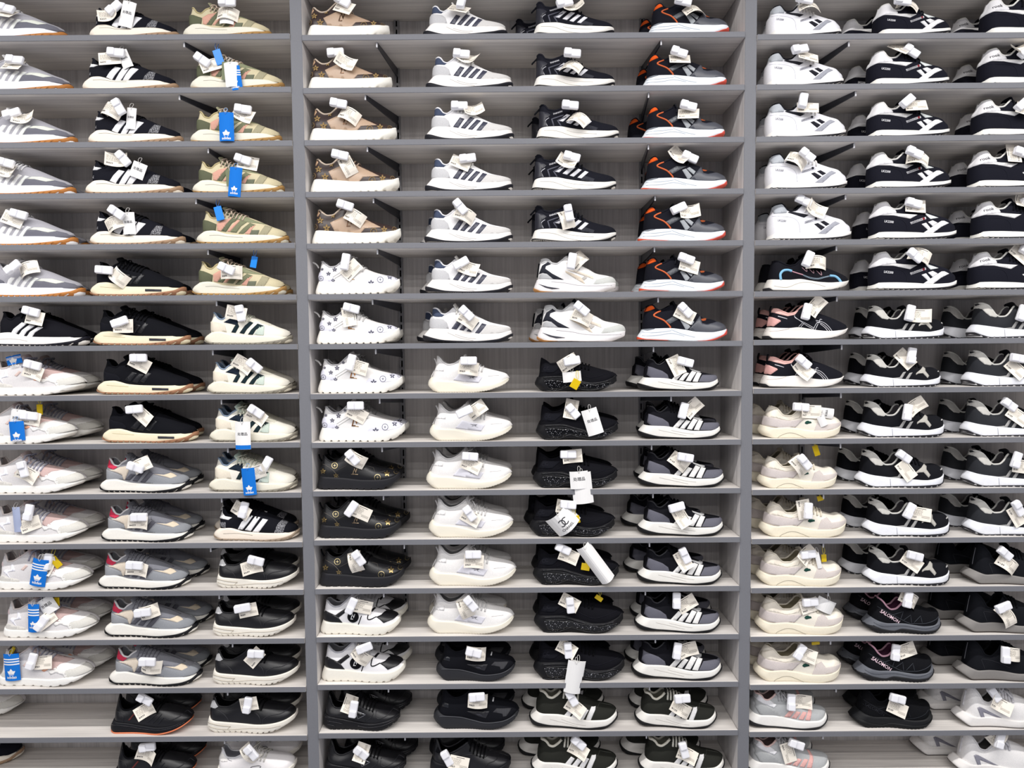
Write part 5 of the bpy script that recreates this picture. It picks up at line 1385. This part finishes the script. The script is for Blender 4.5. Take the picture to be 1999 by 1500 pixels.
TAGS = '''
A 0 15 20 -15 10 26 -15|A 1 32 120 -5 25 127 -10|A 2 26 224 20 48 232 10|A 3 15 320 -15 19 336 -15|A 4 40 420 -15 25 428 -20|A 5 28 523 40 50 524 20|A 6 64 609 -15 68 621 -12|A 7 67 713 -15 70 728 -20|A 8 60 812 -5 65 818 -10|A 9 48 916 -75 56 927 -30|A 10 59 1000 80 59 1024 20|A 11 96 1096 80 94 1102 75|A 12 84 1216 55 90 1211 38|A 13 65 1290 75 84 1294 5
B 0 225 18 45 214 29 15|B 1 229 105 -5 214 114 10|B 2 234 211 -60 214 205 -25|B 3 243 311 -50 229 313 0|B 4 230 416 -35 223 434 25|B 5 206 528 -5 228 540 -40|B 6 236 629 20 245 637 0|B 7 273 699 0 273 710 -30|B 8 265 799 5 279 812 -38|B 9 267 912 -20 271 910 25|B 10 274 1009 0 273 1019 -5|B 11 265 1103 -5 270 1111 -12|B 12 281 1195 5 287 1197 15|B 13 290 1291 -3 292 1304 -10|B 14 285 1364 -30 286 1386 28|B 15 290 1457 5 288 1474 -20
K 0 445 3 0 442 23 -5|K 1 397 119 -35 412 127 25|K 2 476 211 -8 478 226 -25|K 3 476 313 -20 484 318 -10|K 5 444 525 -25 450 531 0|K 6 471 612 -80 464 612 -12|K 7 498 714 -40 476 712 -35|K 8 501 803 -35 502 812 -35|K 9 521 906 60 503 922 20|K 10 477 995 75 471 997 -30|K 11 501 1094 -15 493 1107 12|K 12 475 1186 10 484 1192 12|K 13 501 1275 -5 497 1284 48|K 14 485 1375 80 486 1375 12|K 15 492 1468 -50 487 1475 -48
D 0 669 4 -30 672 14 -28|D 1 656 105 5 676 123 -25|D 2 662 204 -10 681 222 -28|D 3 665 304 -12 677 321 -62|D 4 675 402 -18 691 422 -32|D 5 675 512 80 686 527 45|D 6 687 602 -15 681 618 -80|D 7 686 708 75 702 718 -15|D 8 695 792 0 697 809 -30|D 9 689 893 -50 694 898 -30|D 10 687 993 55 705 1001 -25|D 11 701 1089 -55 693 1099 -75|D 12 687 1182 65 707 1185 -15|D 13 712 1264 20 704 1283 -40|D 14 691 1383 80 684 1372 70|D 15 706 1468 -40 707 1467 70
E 0 901 7 80 896 17 -20|E 1 901 108 -5 915 116 -25|E 2 897 209 0 924 216 15|E 3 913 311 8 899 318 -20|E 4 899 405 -50 908 418 -25|E 5 900 515 30 916 525 -20|E 6 911 612 -45 911 623 -35|E 7 915 705 0 916 719 -8|E 8 907 804 25 929 801 35|E 9 918 891 -5 920 908 -25|E 10 917 1002 -55 919 1011 -28|E 11 924 1082 0 926 1096 -3|E 12 919 1178 -50 908 1190 -68|E 13 925 1273 -15 929 1278 -5|E 14 931 1360 3 933 1371 -3|E 15 873 1479 -60 896 1491 -12
F 0 1102 9 15 1120 15 5|F 1 1117 107 -5 1115 125 -25|F 2 1113 208 -5 1129 228 -35|F 3 1116 308 -15 1108 317 -28|F 4 1110 417 -80 1106 424 -75|F 5 1116 511 80 1130 506 45|F 6 1135 603 -40 1136 618 -25|F 7 1116 705 10 1109 709 30|F 8 1118 803 -50 1115 799 78|F 9 1109 887 0 1116 891 5|F 10 1109 985 -5 1106 991 -10|F 11 1099 1071 -25 1109 1085 -22|F 12 1113 1181 -85 1112 1177 -28|F 13 1109 1269 -85 1106 1266 -30|F 14 1116 1362 -60 1123 1382 -35|F 15 1129 1449 -40 1129 1464 -30
G 0 1333 6 -15 1357 15 10|G 1 1325 105 -20 1327 115 -5|G 2 1343 209 -15 1344 222 -10|G 3 1346 309 -25 1325 305 -45|G 4 1324 408 25 1345 414 5|G 5 1339 506 -20 1346 519 -15|G 6 1337 606 -45 1337 614 -28|G 7 1337 707 -15 1320 714 -65|G 8 1333 802 75 1351 795 45|G 9 1337 893 -10 1327 902 -40|G 10 1320 990 15 1330 1011 -60|G 11 1336 1084 -65 1333 1094 -60|G 12 1320 1172 88 1341 1179 30|G 13 1321 1270 80 1341 1269 15|G 14 1331 1363 3 1331 1386 -30|G 15 1334 1463 -75 1340 1473 -25
H 0 1569 2 -15 1583 8 -8|H 1 1560 99 10 1578 110 -12|H 2 1566 199 75 1577 210 -12|H 3 1574 305 -40 1559 310 -35|H 4 1567 393 -25 1591 409 -28|H 5 1576 507 65 1597 511 -5|H 6 1573 609 75 1591 599 50|H 7 1567 707 -40 1567 722 -45|H 8 1562 795 -5 1580 804 -3|H 9 1569 902 -50 1564 911 -55|H 10 1576 997 85 1569 995 -80|H 11 1576 1082 5 1573 1084 40|H 12 1580 1175 3 1580 1183 15|H 13 1560 1272 55 1574 1279 -20|H 14 1543 1370 85 1563 1370 -3|H 15 1553 1452 -20 1539 1470 -75
I 0 1760 3 -10 1775 6 -30|I 1 1777 103 -40 1756 93 -45|I 2 1769 200 40 1788 206 -5|I 3 1783 300 -25 1795 307 -20|I 4 1781 398 -15 1787 402 -5|I 5 1784 500 -40 1799 497 -25|I 6 1774 612 75 1794 617 -5|I 7 1777 695 80 1767 701 -50|I 8 1769 805 80 1785 794 35|I 9 1762 891 -35 1769 919 -55|I 10 1773 997 60 1797 1004 -10|I 11 1784 1085 -15 1780 1098 -38|I 12 1770 1170 75 1780 1172 -30|I 13 1746 1273 80 1770 1270 15|I 14 1750 1363 -15 1752 1384 -25
J 1 1999 104 40 1991 100 20|J 2 1992 207 40 1998 212 60|J 3 1992 300 -20 1979 299 85|J 4 2006 384 20 1995 389 75|J 5 2003 488 -30 1992 496 -45|J 6 1992 612 70 2010 615 0|J 7 1985 700 -10 1984 721 -50|J 8 1967 790 -35 1987 813 -40|J 9 1981 898 70 1994 911 -8|J 10 1985 992 -60 1985 1008 -62|J 11 1959 1080 -40 1971 1103 -38|J 12 1956 1185 20 1968 1204 -65|J 13 1960 1278 85 1980 1279 -8|J 14 1938 1354 -55 1952 1377 -30|J 15 1949 1444 70 1951 1441 40
'''
PRICE = dict(A='469', B='499', K='689', D='469', E='469', F='699', G='169', H='469', I='169', J='189')
rnd = random.Random(3)
for ent in TAGS.replace('\n', '|').split('|'):
    q = ent.split()
    if not q: continue
    c, r = q[0], int(q[1]); cu, cv, ca, ku, kv, ka = map(float, q[2:])
    k = FRONT[(c, r)][0]
    lean = (.28 if c in 'BKD' else .75 if r < 5 else 1.) * math.radians((60, 50, 42, 34, 22, 14, 10, 8, 8, 8, 10, 12, 14, 16, 18, 20)[r])
    pk, yk = depth_on(c, r, ku, kv, .0085)
    if r < 4:
        lean_k = lean
    else:
        lean_k = lean * .8
    pc, yc_ = depth_on(c, r, cu, cv, .0085)
    # the clip sits over the label; both keep their own spot
    yy = min(yc_, yk + .012); yy = min(yy, yk - .001 if abs(cu - ku) + abs(cv - kv) < 34 else yy)
    dzc = at(cu, cv, yc_).z - pc.z
    pc = at(cu, cv, yy); pc.z -= dzc
    o = empty('price_tag', pk)
    tag(o, 'price tag on ' + look_of(c, k) + ', ' + shelf_words(r), 'tag', 'price tags with white clips')
    lb = link('paper_label', label_mesh(PRICE[c], rnd.choice((.0, .25, -.2))), o)
    lb.rotation_mode = 'XYZ'
    lb.matrix_local = Matrix.Rotation(-lean_k, 4, 'X') @ Matrix.Rotation(-math.radians(ka), 4, 'Y') @ Matrix.Rotation(rnd.uniform(-.2, .2), 4, 'Z')
    cl = link('security_clip', CLIP_ME, o)
    cl.matrix_local = Matrix.Translation(Vector(pc) - Vector(pk)) @ Matrix.Rotation(-lean * .45, 4, 'X') @ Matrix.Rotation(-math.radians(ca), 4, 'Y')
    clear_of(o, c, r)

# ------------------------------------------------------------------ swing tags and plastic seals
BLUE, BLUEP = mat('1272cf:paper'), mat('1d86e6:plastic')
YEL, OLIVE = mat('d9b90c:plastic'), mat('7d8468:paper')
def swing_mesh(kind, w, h, bend):
    base = {'blue': BLUE, 'bluestripe': BLUE, 'white': WPAPER, 'olive': OLIVE, 'plain': WPAPER, 'chanel': WPAPER, 'seal_blue': BLUEP, 'seal_yellow': YEL, 'lilac': mat('a9b3cf:plastic'), 'whiteblue': WPAPER}[kind]
    vs, fs = card_grid(w, h, bend); fm = [0] * len(fs)
    mats = [base, WPAPER if kind.startswith('blue') else INK, BLUE]
    if kind in ('blue', 'bluestripe'):
        zc = -h * .22 if kind == 'bluestripe' else -h * .27
        R_ = w * .30
        for a in (-58, 0, 58):                       # three leaves
            pts = []
            ca_, sa_ = math.cos(math.radians(a)), math.sin(math.radians(a))
            for i in range(16):
                f = i / 8 if i <= 8 else (16 - i) / 8
                lx = R_ * .36 * math.sin(math.pi * f ** .75) * (1 if i <= 8 else -1)
                lz = R_ * (1.15 if a == 0 else 1.0) * f
                pts.append((lx * ca_ + lz * sa_, -lx * sa_ + lz * ca_))
            o = len(vs)
            for x, z in pts: vs.append((x, bend * x * x * 4 / w - .0006 - abs(a) * 2e-6, zc + z * .9))
            fs.append(tuple(range(o, o + 16))); fm.append(1)
        for i, l in enumerate((.62, .52)):
            add_bar(vs, fs, fm, -R_ * l, R_ * l, zc - R_ * (.12 + .21 * i), R_ * .12, bend, w, 1)
        add_text(vs, fs, fm, 'adidas', 0, zc - R_ * .88, w * .25, bend, w, 1, .02)
    if kind == 'bluestripe':
        for i in range(3): add_bar(vs, fs, fm, -w / 2, w / 2, h * (.30 - .095 * i), h * .045, bend, w, 1)
    if kind in ('white', 'whiteblue'):
        add_text(vs, fs, fm, '处理品', 0, h * .05, w * .22, bend, w, 1, .012)
        add_bar(vs, fs, fm, -.0008, .0008, h * .40, .0016, bend, w, 1)
    if kind == 'whiteblue':
        add_bar(vs, fs, fm, -w / 2, w / 2, -h * .42, h * .15, bend, w, 2)
    if kind == 'chanel':
        r1, r0 = w * .135, w * .10
        for sx in (-1, 1):
            o = len(vs); n = 22
            for i in range(n + 1):
                t = math.radians(225 + 270 * i / n)
                for rr in (r1, r0):
                    x = -sx * (w * -.075 + rr * math.cos(t))
                    vs.append((x, bend * x * x * 4 / w - .0006 - (.00005 if sx > 0 else 0), h * .03 + rr * math.sin(t)))
            for i in range(n):
                fs.append((o + 2 * i, o + 2 * i + 2, o + 2 * i + 3, o + 2 * i + 1)); fm.append(1)
        add_text(vs, fs, fm, 'CHANEL', 0, -h * .30, w * .13, bend, w, 1, .01)
    return mesh('card', vs, fs, mats, False, fm)
HANGS = [
 ('B', 0, 'white', 247, 27, 26, 48, -14), ('B', 1, 'white', 243, 115, 20, 34, 22), ('B', 2, 'white', 255, 231, 18, 40, -6), ('B', 3, 'white', 268, 332, 28, 30, -22), ('B', 4, 'white', 250, 436, 24, 42, 3),
 ('K', 0, 'plain', 441, 36, 27, 18, -4), ('K', 1, 'seal_blue', 427, 112, 15, 29, 18), ('K', 1, 'olive', 445, 138, 26, 34, -3), ('K', 1, 'plain', 451, 145, 27, 46, 4), ('K', 1, 'bluestripe', 456, 152, 27, 46, 7),
 ('K', 2, 'blue', 441, 247, 28, 54, 0), ('K', 2, 'olive', 437, 232, 19, 24, -15), ('K', 3, 'olive', 450, 347, 19, 31, 3), ('K', 3, 'blue', 458, 355, 24, 56, -6), ('K', 4, 'seal_blue', 428, 417, 15, 27, 14), ('K', 5, 'seal_blue', 496, 512, 12, 22, -12),
 ('K', 8, 'whiteblue', 473, 851, 30, 55, 0), ('K', 9, 'blue', 485, 941, 26, 54, 4),
 ('A', 7, 'bluestripe', 25, 703, 30, 17, 12), ('A', 8, 'white', 32, 819, 28, 40, -9), ('A', 8, 'blue', 31, 842, 29, 38, 3), ('A', 8, 'seal_yellow', 78, 800, 11, 21, 0), ('A', 10, 'lilac', 32, 1015, 15, 50, 3),
 ('A', 11, 'bluestripe', 74, 1119, 31, 55, -11), ('A', 11, 'seal_yellow', 110, 1098, 14, 24, 38), ('A', 12, 'bluestripe', 64, 1208, 22, 57, -2), ('A', 12, 'white', 91, 1184, 34, 33, 32), ('A', 12, 'seal_yellow', 110, 1175, 13, 17, 2),
 ('A', 13, 'bluestripe', 21, 1304, 31, 55, 2), ('A', 13, 'seal_yellow', 25, 1270, 7, 14, -30),
 ('F', 7, 'plain', 1117, 736, 36, 20, 6), ('F', 7, 'seal_yellow', 1123, 750, 16, 19, -30), ('F', 8, 'white', 1157, 824, 31, 52, 17), ('F', 9, 'white', 1131, 938, 36, 35, 4), ('F', 9, 'plain', 1137, 954, 40, 62, 6),
 ('F', 10, 'chanel', 1101, 1021, 56, 42, 42), ('F', 10, 'seal_yellow', 1122, 1015, 20, 15, 12), ('F', 11, 'plain', 1164, 1103, 30, 88, 36), ('F', 11, 'seal_yellow', 1143, 1107, 17, 14, -10), ('F', 12, 'seal_yellow', 1169, 1168, 16, 9, -35), ('F', 13, 'white', 1127, 1306, 30, 32, -10), ('F', 13, 'plain', 1121, 1324, 33, 66, -9),
 ('H', 8, 'white', 1615, 807, 20, 26, 82), ('H', 8, 'plain', 1606, 822, 15, 22, 25), ('H', 9, 'seal_yellow', 1593, 880, 11, 21, 18), ('H', 10, 'seal_yellow', 1601, 973, 12, 10, 15), ('H', 11, 'plain', 1598, 1095, 9, 32, 14), ('H', 11, 'seal_yellow', 1608, 1090, 10, 15, 4), ('H', 12, 'plain', 1613, 1184, 38, 26, -25), ('H', 13, 'seal_yellow', 1592, 1256, 16, 6, 5),
]
KINDW = {'blue': 'blue emblem swing tag', 'bluestripe': 'blue striped swing tag', 'white': 'small white printed card', 'olive': 'olive swing tag', 'plain': 'blank white card', 'chanel': 'white emblem card', 'seal_blue': 'blue plastic seal',
         'seal_yellow': 'yellow plastic seal', 'lilac': 'lilac translucent tag', 'whiteblue': 'white card with blue foot'}
per = {}
for c, r, kind, u, v, w, h, ang in HANGS:
    k = FRONT[(c, r)][0]
    n = per.get((c, r), 0); per[(c, r)] = n + 1
    zsh = ZTOP[BAY[c]][r]
    p, y = depth_on(c, r, u, v, .016 - .0032 * n)
    low = at(u, v + h / 2, y).z < zsh + .01
    if low:
        y = min(y, -.0125 + .0024 * n)
    sc_ = (y + DIST) / FPX
    p = at(u, v, y)
    seal = kind.startswith('seal')
    o = empty('plastic_seal' if seal else 'swing_tag', p)
    tag(o, KINDW[kind] + ' on ' + look_of(c, k) + ', ' + shelf_words(r), 'seal' if seal else 'tag', KINDW[kind] + 's')
    bend = {'plain': .5 if h > 80 else .15, 'chanel': .45}.get(kind, .12)
    rot = Matrix.Rotation(-math.radians(ang), 4, 'Y')
    b_ = link('card' if not seal else 'seal_body', swing_mesh(kind, w * sc_, h * sc_, 0 if seal else bend), o)
    if seal:
        bm = bmesh.new(); hw, hh = w * sc_ / 2, h * sc_ / 2
        box_bm(bm, (-hw, -.003, -hh), (hw, .001, hh), .0012, 2)
        old = b_.data; b_.data = bm_mesh('seal_body', bm, YEL if 'yellow' in kind else BLUEP, False); bpy.data.meshes.remove(old)
    b_.matrix_local = rot
    top = rot @ Vector((0, 0, h * sc_ / 2 * .86))
    cord = {'seal_yellow': mat('d9c64a:plastic'), 'seal_blue': mat('3f86d8:plastic'), 'blue': mat('5b93d6:plastic')}.get(kind, mat('d8d6d2:plastic'))
    Lc = .030 if seal else .020
    loop = [top + Vector((0, -.0010, 0)), top + Vector((-.004, -.001, Lc * .5)), top + Vector((-.002, .006, Lc)), top + Vector((.004, .008, Lc * .9)), top + Vector((.004, 0, Lc * .4)), top + Vector((.0006, -.0010, .0005))]
    link('string', mesh('string', *tube(smooth_pts(loop, n=4), .0009 if seal else .0006, 5), cord), o)
    clear_of(o, c, r)
